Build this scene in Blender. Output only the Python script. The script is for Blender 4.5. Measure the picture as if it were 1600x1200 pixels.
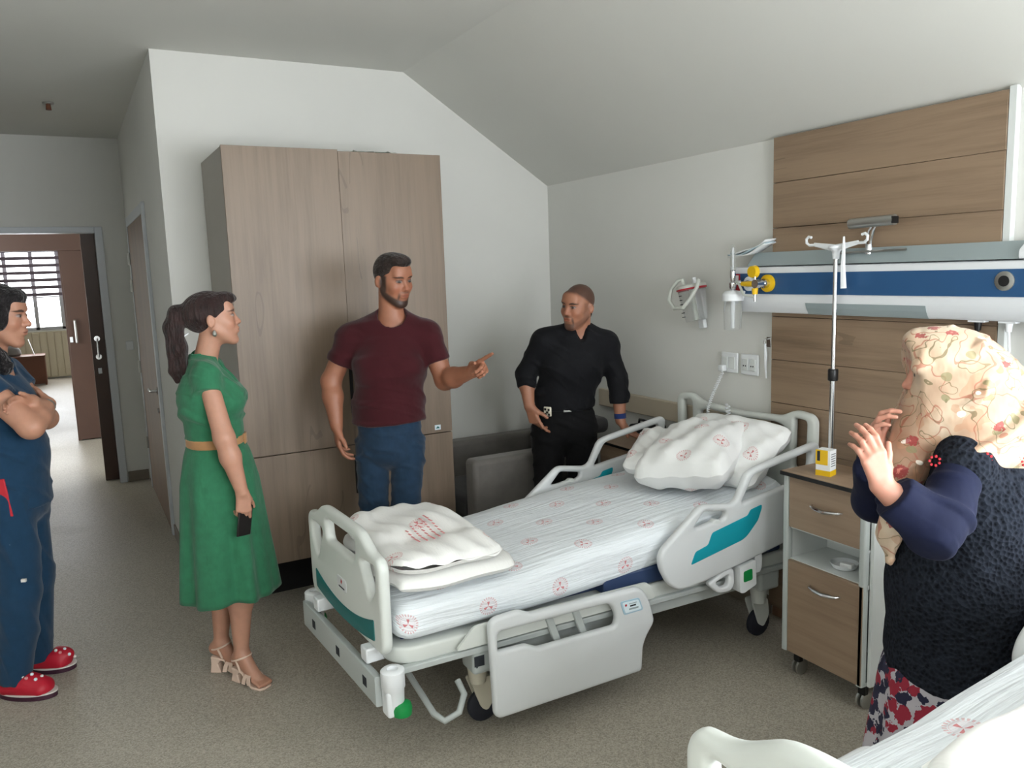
import bpy, bmesh, math, random
import numpy as np
from mathutils import Vector, Matrix

random.seed(7)
SC = bpy.context.scene
COL = SC.collection
for _o in list(bpy.data.objects):
    bpy.data.objects.remove(_o)
PI = math.pi


def srgb(r, g, b):
    f = lambda c: ((c / 255.0) / 12.92 if c / 255.0 <= 0.04045 else ((c / 255.0 + 0.055) / 1.055) ** 2.4)
    return (f(r), f(g), f(b), 1.0)


# ------------------------------------------------------------------ camera
CAM = np.array([-2.941, -4.793, 1.75])
_r = Vector((0.875, -0.4832, -0.0340)); _f = Vector((0.4739, 0.8693, -0.1403))
_r.normalize(); _f.normalize()
_u = _r.cross(_f).normalized(); _r = _f.cross(_u).normalized()
cam_d = bpy.data.cameras.new('camera'); cam = bpy.data.objects.new('camera', cam_d); COL.objects.link(cam)
cam.matrix_world = Matrix(((_r.x, _u.x, -_f.x, CAM[0]), (_r.y, _u.y, -_f.y, CAM[1]), (_r.z, _u.z, -_f.z, CAM[2]), (0, 0, 0, 1)))
cam_d.sensor_fit = 'HORIZONTAL'; cam_d.sensor_width = 36.0
cam_d.lens = 1254.08 / 1600 * 36.0
cam_d.clip_start = 0.02; cam_d.clip_end = 100
SC.camera = cam

# ------------------------------------------------------------------ world + daylight
W = bpy.data.worlds.new('overcast_sky'); SC.world = W; W.use_nodes = True
W.node_tree.nodes['Background'].inputs[0].default_value = (0.92, 0.96, 1.0, 1)
W.node_tree.nodes['Background'].inputs[1].default_value = 5.0


def area(name, loc, target, sx, sy, power, color=(1, 1, 1), spread=180):
    d = bpy.data.lights.new(name, 'AREA'); d.shape = 'RECTANGLE'; d.size = sx; d.size_y = sy
    d.energy = power; d.color = color; d.spread = math.radians(spread)
    o = bpy.data.objects.new(name, d); COL.objects.link(o); o.location = loc
    o.rotation_euler = (Vector(target) - Vector(loc)).to_track_quat('-Z', 'Y').to_euler()
    return o


# daylight through the side and ward windows; rear window lamp added as frontal fill
area('daylight_side_window', (-0.06, -5.25, 1.55), (-3.0, -5.0, 1.15), 1.5, 1.25, 82, (0.93, 0.965, 1.0))
area('rear_fill_light', (-1.5, -6.52, 1.6), (-1.5, -2.0, 1.2), 2.0, 1.35, 46, (0.93, 0.965, 1.0))
area('daylight_far_window', (-3.4, 12.66, 1.65), (-3.3, 4.0, 0.9), 1.7, 1.5, 34, (0.97, 0.98, 1.0))
SC.view_settings.view_transform = 'Standard'
SC.view_settings.look = 'None'
SC.view_settings.gamma = 1.0
SC.view_settings.use_curve_mapping = False
SC.view_settings.exposure = 0.81


# ------------------------------------------------------------------ material helpers
class NT:
    def __init__(self, m):
        self.t = m.node_tree; self.n = self.t.nodes; self.l = self.t.links

    def node(self, typ, **kw):
        n = self.n.new(typ)
        for k, v in kw.items():
            setattr(n, k, v)
        return n

    def put(self, sock, v):
        if hasattr(v, 'links') or hasattr(v, 'is_output'):
            self.l.new(v, sock)
        else:
            sock.default_value = v

    def m(self, op, a, b=None, c=None):
        n = self.node('ShaderNodeMath', operation=op)
        self.put(n.inputs[0], a)
        if b is not None: self.put(n.inputs[1], b)
        if c is not None: self.put(n.inputs[2], c)
        return n.outputs[0]

    def mix(self, f, a, b):
        n = self.node('ShaderNodeMix', data_type='RGBA')
        self.put(n.inputs[0], f); self.put(n.inputs[6], a); self.put(n.inputs[7], b)
        return n.outputs[2]

    def coord(self, kind='Object', scale=None, rot=None):
        o = self.node('ShaderNodeTexCoord').outputs[kind]
        if scale or rot:
            mp = self.node('ShaderNodeMapping')
            if scale: mp.inputs['Scale'].default_value = scale
            if rot: mp.inputs['Rotation'].default_value = rot
            self.l.new(o, mp.inputs[0]); o = mp.outputs[0]
        return o

    def noise(self, vec, scale, detail=3.0, rough=0.55):
        n = self.node('ShaderNodeTexNoise'); self.l.new(vec, n.inputs['Vector'])
        n.inputs['Scale'].default_value = scale; n.inputs['Detail'].default_value = detail; n.inputs['Roughness'].default_value = rough
        return n.outputs['Fac']

    def ramp(self, f, stops):
        n = self.node('ShaderNodeValToRGB'); e = n.color_ramp.elements
        while len(e) < len(stops): e.new(0.5)
        for i, (p, c) in enumerate(stops):
            e[i].position = p; e[i].color = c
        self.l.new(f, n.inputs[0]); return n.outputs[0]

    def bump(self, h, strength=0.2, dist=0.01, normal=None):
        n = self.node('ShaderNodeBump'); n.inputs['Strength'].default_value = strength; n.inputs['Distance'].default_value = dist
        self.l.new(h, n.inputs['Height'])
        if normal is not None: self.l.new(normal, n.inputs['Normal'])
        return n.outputs[0]


MATS = {}


def mat(name, col, rough=0.5, metal=0.0, spec=0.5, coat=0.0, trans=0.0, ior=1.45, sheen=0.0, vary=None, bump=None, alpha=1.0, sss=0.0):
    """plain principled material; vary=(scale, amount) mottles the colour, bump=(scale, strength, distance)"""
    m = bpy.data.materials.new(name); m.use_nodes = True; MATS[name] = m
    t = NT(m); b = t.n['Principled BSDF']
    b.inputs['Base Color'].default_value = col; b.inputs['Roughness'].default_value = rough; b.inputs['Metallic'].default_value = metal
    b.inputs['Specular IOR Level'].default_value = spec; b.inputs['Coat Weight'].default_value = coat
    b.inputs['Transmission Weight'].default_value = trans; b.inputs['IOR'].default_value = ior
    b.inputs['Sheen Weight'].default_value = sheen; b.inputs['Alpha'].default_value = alpha
    if sss:
        b.inputs['Subsurface Weight'].default_value = sss
        b.inputs['Subsurface Radius'].default_value = (1.0, 0.35, 0.2); b.inputs['Subsurface Scale'].default_value = 0.008
    c = t.coord()
    if vary:
        f = t.noise(c, vary[0], 4.0)
        lo = tuple(x * (1 - vary[1]) for x in col[:3]) + (1,); hi = tuple(min(1, x * (1 + vary[1])) for x in col[:3]) + (1,)
        t.l.new(t.ramp(f, [(0.3, lo), (0.7, hi)]), b.inputs['Base Color'])
    if bump:
        t.l.new(t.bump(t.noise(c, bump[0], 3.0), bump[1], bump[2]), b.inputs['Normal'])
    return m


def wood(name, base, dark, axis, rough=0.45, scale=1.0):
    """oak-look laminate, grain running along axis 0/1/2 of object space"""
    m = bpy.data.materials.new(name); m.use_nodes = True; MATS[name] = m
    t = NT(m); b = t.n['Principled BSDF']
    s = [9.0 * scale] * 3; s[axis] = 0.55 * scale
    c = t.coord('Object', tuple(s))
    warp = t.noise(t.coord('Object', tuple(x * 0.3 for x in s)), 1.2, 2.0)
    n1 = t.noise(c, 2.2, 6.0, 0.62)
    s2 = [60.0 * scale] * 3; s2[axis] = 1.6 * scale
    n2 = t.noise(t.coord('Object', tuple(s2)), 1.5, 3.0, 0.6)
    mix1 = t.m('ADD', t.m('MULTIPLY', n1, 0.55), t.m('MULTIPLY', n2, 0.16)); mix1 = t.m('ADD', mix1, t.m('MULTIPLY', warp, 0.36))
    mid = tuple((a * 0.6 + d * 0.4) for a, d in zip(base[:3], dark[:3])) + (1,)
    colr = t.ramp(mix1, [(0.40, dark), (0.50, mid), (0.58, base), (0.72, tuple(min(1, x * 1.10) for x in base[:3]) + (1,))])
    # knots / cracks: thin dark wandering lines
    s3 = [5.0 * scale] * 3; s3[axis] = 0.8 * scale
    cr = t.noise(t.coord('Object', tuple(s3)), 1.0, 2.0, 0.5)
    line = t.m('LESS_THAN', t.m('ABSOLUTE', t.m('SUBTRACT', cr, 0.60)), 0.006)
    gate = t.m('GREATER_THAN', t.noise(t.coord('Object', (2.2, 2.2, 2.2)), 1.0, 1.0), 0.52)
    colr = t.mix(t.m('MULTIPLY', t.m('MULTIPLY', line, gate), 0.3), colr, tuple(x * 0.45 for x in dark[:3]) + (1,))
    t.l.new(colr, b.inputs['Base Color']); b.inputs['Roughness'].default_value = rough
    t.l.new(t.bump(n2, 0.08, 0.002), b.inputs['Normal'])
    return m


# ------------------------------------------------------------------ mesh helpers
class MB:
    """collects primitive shapes; build() links them as ONE mesh object"""
    def __init__(self):
        self.v = []; self.f = []; self.uv = None

    def add(self, vs, fs):
        o = len(self.v); self.v += [tuple(map(float, p)) for p in vs]; self.f += [tuple(i + o for i in f) for f in fs]
        return self

    def box(self, x0, x1, y0, y1, z0, z1):
        x0, x1 = sorted((x0, x1)); y0, y1 = sorted((y0, y1)); z0, z1 = sorted((z0, z1))
        v = [(x0, y0, z0), (x1, y0, z0), (x1, y1, z0), (x0, y1, z0), (x0, y0, z1), (x1, y0, z1), (x1, y1, z1), (x0, y1, z1)]
        return self.add(v, [(0, 3, 2, 1), (4, 5, 6, 7), (0, 1, 5, 4), (1, 2, 6, 5), (2, 3, 7, 6), (3, 0, 4, 7)])

    def obox(self, c, ax, ay, az, sx, sy, sz):
        """oriented box: centre, three axes, full sizes"""
        c, ax, ay, az = map(Vector, (c, ax, ay, az)); ax.normalize(); ay.normalize(); az.normalize()
        v = [c + ax * (i * sx / 2) + ay * (j * sy / 2) + az * (k * sz / 2) for k in (-1, 1) for i, j in ((-1, -1), (1, -1), (1, 1), (-1, 1))]
        return self.add(v, [(0, 3, 2, 1), (4, 5, 6, 7), (0, 1, 5, 4), (1, 2, 6, 5), (2, 3, 7, 6), (3, 0, 4, 7)])

    def cyl(self, a, b, r, r2=None, n=16):
        a, b = Vector(a), Vector(b); r2 = r if r2 is None else r2
        d = (b - a).normalized(); s = d.orthogonal().normalized(); t = d.cross(s)
        ring = lambda p, q: [p + s * (q * math.cos(2 * PI * i / n)) + t * (q * math.sin(2 * PI * i / n)) for i in range(n)]
        v = ring(a, r) + ring(b, r2)
        f = [(i, (i + 1) % n, n + (i + 1) % n, n + i) for i in range(n)] + [tuple(range(n - 1, -1, -1)), tuple(range(n, 2 * n))]
        return self.add(v, f)

    def lathe(self, a, axis, prof, n=24, caps=True):
        """prof: list of (distance along axis, radius)"""
        a = Vector(a); d = Vector(axis).normalized(); s = d.orthogonal().normalized(); t = d.cross(s)
        v = []; f = []
        for h, r in prof:
            v += [a + d * h + s * (r * math.cos(2 * PI * i / n)) + t * (r * math.sin(2 * PI * i / n)) for i in range(n)]
        for k in range(len(prof) - 1):
            f += [(k * n + i, k * n + (i + 1) % n, (k + 1) * n + (i + 1) % n, (k + 1) * n + i) for i in range(n)]
        if caps:
            f += [tuple(range(n - 1, -1, -1)), tuple(range((len(prof) - 1) * n, len(prof) * n))]
        return self.add(v, f)

    def tube(self, pts, r, n=10, closed=False, radii=None):
        P = [Vector(p) for p in pts]; N = len(P); v = []; f = []; up = None
        for i, p in enumerate(P):
            a = P[(i - 1) % N] if (closed or i > 0) else P[i]; b = P[(i + 1) % N] if (closed or i < N - 1) else P[i]
            d = (b - a).normalized()
            s = d.orthogonal().normalized() if up is None else (up - d * up.dot(d)).normalized()
            up = s; t = d.cross(s); q = radii[i] if radii else r
            v += [p + s * (q * math.cos(2 * PI * k / n)) + t * (q * math.sin(2 * PI * k / n)) for k in range(n)]
        for i in range(N if closed else N - 1):
            j = (i + 1) % N
            f += [(i * n + k, i * n + (k + 1) % n, j * n + (k + 1) % n, j * n + k) for k in range(n)]
        if not closed:
            f += [tuple(range(n - 1, -1, -1)), tuple(range((N - 1) * n, N * n))]
        return self.add(v, f)

    def prism(self, poly, p0, ax, ay, az, depth):
        """2D polygon (a,b) in plane (ax,ay) at p0, extruded along az by depth"""
        p0, ax, ay, az = map(Vector, (p0, ax, ay, az)); n = len(poly)
        v = [p0 + ax * a + ay * b for a, b in poly] + [p0 + ax * a + ay * b + az * depth for a, b in poly]
        f = [tuple(range(n - 1, -1, -1)), tuple(range(n, 2 * n))] + [(i, (i + 1) % n, n + (i + 1) % n, n + i) for i in range(n)]
        return self.add(v, f)

    def build(self, name, m, parent=None, smooth=False, bevel=0.0, seg=2, sub=0):
        me = bpy.data.meshes.new(name); me.from_pydata(self.v, [], self.f); me.update()
        if parent is None or True:
            bm = bmesh.new(); bm.from_mesh(me); bmesh.ops.recalc_face_normals(bm, faces=bm.faces); bm.to_mesh(me); bm.free()
        return link(name, me, m, parent, smooth, bevel, seg, sub)


def link(name, me, m, parent=None, smooth=False, bevel=0.0, seg=2, sub=0):
    if isinstance(m, str): m = MATS[m]
    if m is not None and not len(me.materials): me.materials.append(m)
    o = bpy.data.objects.new(name, me); COL.objects.link(o)
    if parent is not None: o.parent = parent
    if smooth:
        for p in me.polygons: p.use_smooth = True
        if smooth != 'full':
            try: me.set_sharp_from_angle(angle=math.radians(40))
            except Exception: pass
    if bevel:
        b = o.modifiers.new('bevel', 'BEVEL'); b.width = bevel; b.segments = seg; b.limit_method = 'ANGLE'; b.angle_limit = math.radians(40)
        for p in me.polygons: p.use_smooth = True
        try: me.set_sharp_from_angle(angle=math.radians(60))
        except Exception: pass
        b.harden_normals = False
    if sub:
        s = o.modifiers.new('sub', 'SUBSURF'); s.levels = sub; s.render_levels = sub
    return o


def fillet(pts, r, n=5):
    """round the corners of a closed 2D polygon; r a number or one per corner"""
    out = []; N = len(pts)
    for i, p in enumerate(pts):
        a = Vector(pts[i - 1]); b = Vector(p); c = Vector(pts[(i + 1) % N]); rr = r[i] if isinstance(r, (list, tuple)) else r
        u = (a - b); w = (c - b); k = min(rr, u.length * 0.48, w.length * 0.48)
        u.normalize(); w.normalize()
        if k < 1e-4: out.append(tuple(b)); continue
        p0 = b + u * k; p1 = b + w * k
        for j in range(n + 1):
            s = j / n; out.append(tuple((1 - s) ** 2 * p0 + 2 * s * (1 - s) * b + s * s * p1))
    return out


def plate(name, outer, holes, thick, bevel, M4, m, parent=None, smooth=True):
    """flat plate with holes and rounded edges, 2D (a,b) -> M4 @ (a,b,0), thickness centred on the plane"""
    cu = bpy.data.curves.new('tmp', 'CURVE'); cu.dimensions = '2D'; cu.fill_mode = 'BOTH'
    cu.extrude = max(thick / 2 - bevel, 0.0001); cu.bevel_depth = bevel; cu.bevel_resolution = 3; cu.offset = -bevel
    for poly in [outer] + list(holes):
        s = cu.splines.new('POLY'); s.points.add(len(poly) - 1); s.use_cyclic_u = True
        for q, (a, b) in zip(s.points, poly): q.co = (a, b, 0, 1)
    ob = bpy.data.objects.new('tmp', cu); me = bpy.data.meshes.new_from_object(ob)
    bpy.data.objects.remove(ob); bpy.data.curves.remove(cu)
    me.materials.clear(); me.transform(M4); me.name = name
    bm = bmesh.new(); bm.from_mesh(me); bmesh.ops.remove_doubles(bm, verts=bm.verts, dist=1e-5); bmesh.ops.recalc_face_normals(bm, faces=bm.faces)
    bm.to_mesh(me); bm.free()
    return link(name, me, m, parent, smooth)


def text_mesh(name, body, size, M4, m, parent, depth=0.0006, align='CENTER'):
    cu = bpy.data.curves.new('tmp', 'FONT'); cu.body = body; cu.size = size; cu.extrude = depth; cu.align_x = align; cu.align_y = 'CENTER'
    ob = bpy.data.objects.new('tmp', cu); me = bpy.data.meshes.new_from_object(ob)
    bpy.data.objects.remove(ob); bpy.data.curves.remove(cu)
    me.materials.clear(); me.transform(M4); return link(name, me, m, parent)


def basis(o, ax, ay, az):
    o, ax, ay, az = map(Vector, (o, ax, ay, az))
    return Matrix(((ax.x, ay.x, az.x, o.x), (ax.y, ay.y, az.y, o.y), (ax.z, ay.z, az.z, o.z), (0, 0, 0, 1)))


def tag(o, label, cat, group=None):
    o['label'] = label; o['category'] = cat
    if group: o['group'] = group
    return o


def thing(name, label, cat, loc=(0, 0, 0), rz=0.0, group=None):
    o = bpy.data.objects.new(name, None); COL.objects.link(o); o.location = loc; o.rotation_euler = (0, 0, rz)
    o.empty_display_size = 0.1
    return tag(o, label, cat, group)


def struct(o, label=None):
    o['kind'] = 'structure'
    if label: o['label'] = label
    return o


# ------------------------------------------------------------------ materials
mat('wall_paint', srgb(216, 216, 211), 0.75, vary=(1.4, 0.025), bump=(160, 0.06, 0.002))
mat('ceiling_paint', srgb(212, 212, 206), 0.85, vary=(1.0, 0.02), bump=(120, 0.05, 0.002))
mat('white_frame', srgb(200, 205, 210), 0.4)
mat('grey_casing', srgb(160, 158, 152), 0.45)
mat('baseboard_grey', srgb(128, 118, 106), 0.5, vary=(8, 0.08))
mat('bed_plastic', srgb(205, 209, 204), 0.38, spec=0.45, vary=(3, 0.02))
mat('bed_rail_plastic', srgb(208, 211, 212), 0.38, spec=0.45, vary=(3, 0.02))
mat('bed_metal', srgb(178, 184, 182), 0.4, metal=0.0, spec=0.5)
mat('white_plastic', srgb(226, 229, 231), 0.35, spec=0.5)
mat('cream_plastic', srgb(214, 208, 190), 0.4)
mat('teal_dark', srgb(22, 104, 104), 0.45)
mat('teal_bright', srgb(8, 150, 166), 0.4)
mat('green_plastic', srgb(14, 135, 66), 0.35)
mat('black_rubber', srgb(34, 36, 46), 0.65)
mat('black_plastic', srgb(20, 20, 22), 0.4)
mat('gap_shade_black', srgb(22, 21, 21), 0.9)  # near-black that paints the shade under the wardrobe
mat('chrome', srgb(214, 214, 216), 0.14, metal=1.0)
mat('brushed_metal', srgb(178, 178, 174), 0.3, metal=0.9)
mat('navy_vinyl', srgb(44, 62, 96), 0.5)
mat('unit_white', srgb(224, 227, 230), 0.3)
mat('unit_blue', srgb(40, 82, 126), 0.4)
mat('unit_grey', srgb(150, 162, 164), 0.3)
mat('red_print', srgb(176, 30, 44), 0.6)
mat('pale_red_print', srgb(216, 140, 142), 0.8)
mat('yellow_plastic', srgb(226, 182, 24), 0.4)
mat('cabinet_grey', srgb(186, 192, 190), 0.4)
mat('cabinet_white', srgb(214, 218, 216), 0.4)
mat('wardrobe_side', srgb(154, 149, 140), 0.5, vary=(3, 0.03))
mat('grey_upholstery', srgb(112, 108, 103), 0.85, sheen=0.2, vary=(14, 0.10), bump=(350, 0.2, 0.002))
mat('dark_upholstery', srgb(74, 73, 74), 0.85, sheen=0.2, vary=(14, 0.10), bump=(350, 0.2, 0.002))
mat('beige_vinyl', srgb(190, 178, 158), 0.55, vary=(4, 0.03))
mat('brown_door', srgb(72, 51, 41), 0.42, vary=(2.5, 0.08))
mat('brown_desk', srgb(104, 62, 42), 0.45)
mat('clear_plastic', (0.93, 0.95, 0.95, 1), 0.08, trans=0.92, ior=1.2)
mat('milky_plastic', srgb(220, 224, 216), 0.3, trans=0.35, ior=1.3)
mat('cream_panel', srgb(206, 196, 170), 0.5)
mat('blind_fabric', srgb(120, 108, 118), 0.8)
mat('window_pvc', srgb(190, 190, 192), 0.4)
mat('paper', srgb(228, 230, 230), 0.8)
mat('sticker', srgb(216, 230, 236), 0.5)
mat('sticker_blue', srgb(160, 190, 206), 0.5)
mat('ink', srgb(40, 44, 50), 0.7)
mat('black_leather', srgb(16, 17, 22), 0.5, bump=(90, 0.15, 0.003))
wood('wood_wardrobe', srgb(127, 110, 93), srgb(109, 93, 77), 2)
wood('wood_panel', srgb(143, 121, 99), srgb(114, 94, 75), 1)
wood('wood_cabinet', srgb(154, 131, 109), srgb(132, 109, 89), 1)
wood('wood_door', srgb(122, 92, 70), srgb(96, 70, 54), 2)


def floor_material():
    m = bpy.data.materials.new('floor_vinyl'); m.use_nodes = True; MATS['floor_vinyl'] = m
    t = NT(m); b = t.n['Principled BSDF']; c = t.coord('Object')
    sp = t.node('ShaderNodeTexVoronoi'); t.l.new(c, sp.inputs['Vector']); sp.inputs['Scale'].default_value = 210.0
    speck = t.node('ShaderNodeSeparateColor'); t.l.new(sp.outputs['Color'], speck.inputs[0])
    n = t.noise(c, 1.3, 4.0); n2 = t.noise(c, 90.0, 2.0)
    f = t.m('ADD', t.m('MULTIPLY', speck.outputs[0], 0.45), t.m('MULTIPLY', n2, 0.35)); f = t.m('ADD', f, t.m('MULTIPLY', n, 0.22))
    t.l.new(t.ramp(f, [(0.25, srgb(140, 133, 120)), (0.5, srgb(166, 159, 146)), (0.8, srgb(187, 180, 167))]), b.inputs['Base Color'])
    b.inputs['Specular IOR Level'].default_value = 0.32
    wav = t.noise(t.coord('Object', (1.5, 6.0, 1.0)), 2.0, 3.0)
    b.inputs['Roughness'].default_value = 0.42
    t.l.new(t.m('ADD', t.m('MULTIPLY', n, 0.16), 0.40), b.inputs['Roughness'])
    t.l.new(t.bump(wav, 0.10, 0.02), b.inputs['Normal'])


floor_material()


def emblem_material(name, base, rough, su, sv, rad, wr_scale, wr_strength, strength=0.8):
    """white hospital linen printed with round red emblems on a staggered grid, laid out in UV metres"""
    m = bpy.data.materials.new(name); m.use_nodes = True; MATS[name] = m
    t = NT(m); b = t.n['Principled BSDF']
    uv = t.node('ShaderNodeUVMap'); sp = t.node('ShaderNodeSeparateXYZ'); t.l.new(uv.outputs[0], sp.inputs[0])
    v = t.m('DIVIDE', sp.outputs[1], sv); row = t.m('FLOOR', v)
    u = t.m('ADD', t.m('DIVIDE', sp.outputs[0], su), t.m('MULTIPLY', t.m('MODULO', t.m('ABSOLUTE', row), 2.0), 0.5))
    fu = t.m('MULTIPLY', t.m('SUBTRACT', t.m('FRACT', u), 0.5), su); fv = t.m('MULTIPLY', t.m('SUBTRACT', t.m('FRACT', v), 0.5), sv)
    r = t.m('DIVIDE', t.m('SQRT', t.m('ADD', t.m('MULTIPLY', fu, fu), t.m('MULTIPLY', fv, fv))), rad)
    th = t.m('ARCTAN2', fv, fu)
    band = lambda a, c: t.m('MULTIPLY', t.m('GREATER_THAN', r, a), t.m('LESS_THAN', r, c))
    outer = t.m('MULTIPLY', band(0.76, 1.0), t.m('GREATER_THAN', t.m('SINE', t.m('MULTIPLY', th, 22.0)), -0.2))
    ring = band(0.66, 0.71)
    lobes = t.m('MULTIPLY', t.m('LESS_THAN', r, 0.52), t.m('GREATER_THAN', t.m('SINE', t.m('MULTIPLY', t.m('ADD', th, PI), 3.0)), 0.62))
    tint = t.m('MULTIPLY', t.m('LESS_THAN', r, 0.66), 0.13)
    mask = t.m('MAXIMUM', t.m('MAXIMUM', t.m('MULTIPLY', outer, 0.55), t.m('MULTIPLY', ring, 0.35)), t.m('MAXIMUM', lobes, tint))
    mask = t.m('MULTIPLY', mask, strength)
    t.l.new(t.mix(mask, base, srgb(196, 58, 66)), b.inputs['Base Color']); b.inputs['Roughness'].default_value = rough
    b.inputs['Sheen Weight'].default_value = 0.15
    mp = t.node('ShaderNodeMapping'); mp.inputs['Scale'].default_value = wr_scale; t.l.new(uv.outputs[0], mp.inputs[0])
    w = t.noise(mp.outputs[0], 1.0, 4.0, 0.6); fine = t.noise(t.coord('Object'), 14.0, 2.0)
    t.l.new(t.bump(t.m('ADD', w, t.m('MULTIPLY', fine, 0.25)), wr_strength, 0.012), b.inputs['Normal'])
    return m


emblem_material('sheet', srgb(228, 234, 238), 0.42, 0.31, 0.155, 0.036, (3.0, 46.0, 1.0), 0.85)
emblem_material('pillowcase', srgb(236, 237, 236), 0.6, 0.26, 0.13, 0.034, (6.0, 9.0, 1.0), 0.35)
emblem_material('blanket_cover', srgb(238, 238, 235), 0.6, 0.40, 0.26, 0.037, (14.0, 4.0, 1.0), 0.55)
# ------------------------------------------------------------------ room shell
HC, HK, SL, XC, YF = 2.972, 2.310, 1.012, 2.441, 3.0
XL, YR = -4.0, -6.6
struct(MB().box(-7.0, 0.15, -6.75, 13.0, -0.06, 0.0).build('floor', 'floor_vinyl'), 'speckled grey-brown vinyl floor')
struct(MB().prism([(-XC, 0), (0.0, 0), (0.0, HK), (-SL, HC), (-XC, HC)], (0, 0, 0), (1, 0, 0), (0, 0, 1), (0, 1, 0), 0.12).build('wall_back', 'wall_paint'), 'off-white end wall rising to the slanted ceiling')
hw = MB().box(0, 0.12, -4.5, 0.12, 0, HK + 0.02).box(0, 0.12, YR, -6.0, 0, HK + 0.02).box(0, 0.12, -6.0, -4.5, 0, 0.95).box(0, 0.12, -6.0, -4.5, 2.15, HK + 0.02)
struct(hw.build('wall_right', 'wall_paint'), 'low off-white wall behind the bed heads')
struct(MB().box(-XC, -XC + 0.12, 0.12, YF + 0.1, 0, HC).build('wall_corridor', 'wall_paint'), 'shaded white wall of the entrance passage')
fw = MB().box(-2.69, -XC + 0.12, YF, YF + 0.1, 0, HC).box(XL, -3.78, YF, YF + 0.1, 0, HC).box(-3.78, -2.69, YF, YF + 0.1, 2.195, HC)
struct(fw.build('wall_front', 'wall_paint'), 'wall with the doorway to the hall')
struct(MB().box(XL - 0.12, XL, YR, YF + 0.1, 0, HC).build('wall_left', 'wall_paint'))
rw = MB().box(XL, -2.5, YR - 0.12, YR, 0, HC).box(-0.5, 0.12, YR - 0.12, YR, 0, HC).box(-2.5, -0.5, YR - 0.12, YR, 0, 0.95).box(-2.5, -0.5, YR - 0.12, YR, 2.3, HC)
struct(rw.build('wall_rear', 'wall_paint'))
struct(MB().box(XL - 0.12, -SL, YR - 0.12, YF + 0.1, HC, HC + 0.1).build('ceiling', 'ceiling_paint'), 'flat white ceiling')
struct(MB().prism([(-SL, HC), (0.12, HC - (HC - HK) * (SL + 0.12) / SL), (0.12, HC + 0.1), (-SL, HC + 0.1)], (0, YR - 0.12, 0), (1, 0, 0), (0, 0, 1), (0, 1, 0), -YR + 0.24).build('ceiling_slope', 'ceiling_paint'), 'slanted white ceiling above the beds')


def window(name, axis, plane, a0, a1, z0, z1, inward, n=2):
    m = MB(); P = lambda a, b, c, d, t0, t1: (m.box(a, b, plane + t0, plane + t1, c, d) if axis == 'y' else m.box(plane + t0, plane + t1, a, b, c, d))
    w = 0.055; t0, t1 = (0.03 * inward, 0.09 * inward)
    P(a0, a1, z0, z0 + w, t0, t1); P(a0, a1, z1 - w, z1, t0, t1); P(a0, a0 + w, z0, z1, t0, t1); P(a1 - w, a1, z0, z1, t0, t1)
    for k in range(1, n):
        c = a0 + (a1 - a0) * k / n; P(c - w * 0.6, c + w * 0.6, z0, z1, t0, t1)
    o = struct(m.build(name, 'window_pvc', bevel=0.004))
    g = MB()
    if axis == 'y': g.box(a0 + w, a1 - w, plane + 0.055 * inward, plane + 0.065 * inward, z0 + w, z1 - w)
    else: g.box(plane + 0.055 * inward, plane + 0.065 * inward, a0 + w, a1 - w, z0 + w, z1 - w)
    g.build('pane', 'glass_pane', o)
    return o


def glass_pane():
    m = bpy.data.materials.new('glass_pane'); m.use_nodes = True; MATS['glass_pane'] = m; t = NT(m)
    tr = t.node('ShaderNodeBsdfTransparent'); gl = t.node('ShaderNodeBsdfGlossy'); gl.inputs['Roughness'].default_value = 0.02
    mx = t.node('ShaderNodeMixShader'); fr = t.node('ShaderNodeFresnel'); fr.inputs[0].default_value = 1.3
    t.l.new(fr.outputs[0], mx.inputs[0]); t.l.new(tr.outputs[0], mx.inputs[1]); t.l.new(gl.outputs[0], mx.inputs[2])
    t.l.new(mx.outputs[0], t.n['Material Output'].inputs[0])


glass_pane()
window('window_1', 'x', 0.0, -6.0, -4.5, 0.95, 2.15, 1)
window('window_2', 'y', YR, -2.5, -0.5, 0.95, 2.3, -1)  # unseen window, added to hold the rear fill lamp

# skirting
struct(MB().box(-XC - 0.012, -XC, 0.0, 1.06, 0, 0.09).build('baseboard_corridor', 'baseboard_grey', bevel=0.003))
struct(MB().box(-2.62, -XC - 0.012, YF - 0.012, YF, 0, 0.09).build('baseboard_front', 'baseboard_grey', bevel=0.003))
struct(MB().box(-XC - 0.012, 0, -0.012, 0, 0, 0.09).build('baseboard_back', 'baseboard_grey', bevel=0.003))
struct(MB().box(-0.012, 0, -2.04, -0.012, 0, 0.09).build('baseboard_right', 'baseboard_grey', bevel=0.003))

# doorway to the hall: white frame, brown lining, sliding leaf
m = MB().box(-2.69, -2.63, YF - 0.03, YF + 0.13, 0, 2.235).box(-3.84, -3.78, YF - 0.03, YF + 0.13, 0, 2.235).box(-3.78, -2.69, YF - 0.03, YF + 0.13, 2.185, 2.235)
d1 = struct(m.build('door_1', 'white_frame', bevel=0.004), 'pale metal door frame of the doorway to the hall')
m = MB().box(-2.80, -2.0, YF + 0.135, YF + 0.18, 0.005, 2.19)
leaf = m.build('door_leaf', 'brown_door', d1, bevel=0.004)
h = MB().tube([(-2.752, YF + 0.13, 1.28), (-2.752, YF + 0.085, 1.28), (-2.752, YF + 0.085, 1.12), (-2.752, YF + 0.13, 1.12)], 0.008)
h.cyl((-2.752, YF + 0.134, 1.28), (-2.752, YF + 0.126, 1.28), 0.024).cyl((-2.752, YF + 0.134, 1.12), (-2.752, YF + 0.126, 1.12), 0.024).build('pull_handle', 'chrome', leaf, smooth=True)
MB().box(-2.768, -2.738, YF + 0.128, YF + 0.135, 0.97, 1.02).build('lock_plate', 'white_plastic', leaf, bevel=0.004)

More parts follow.
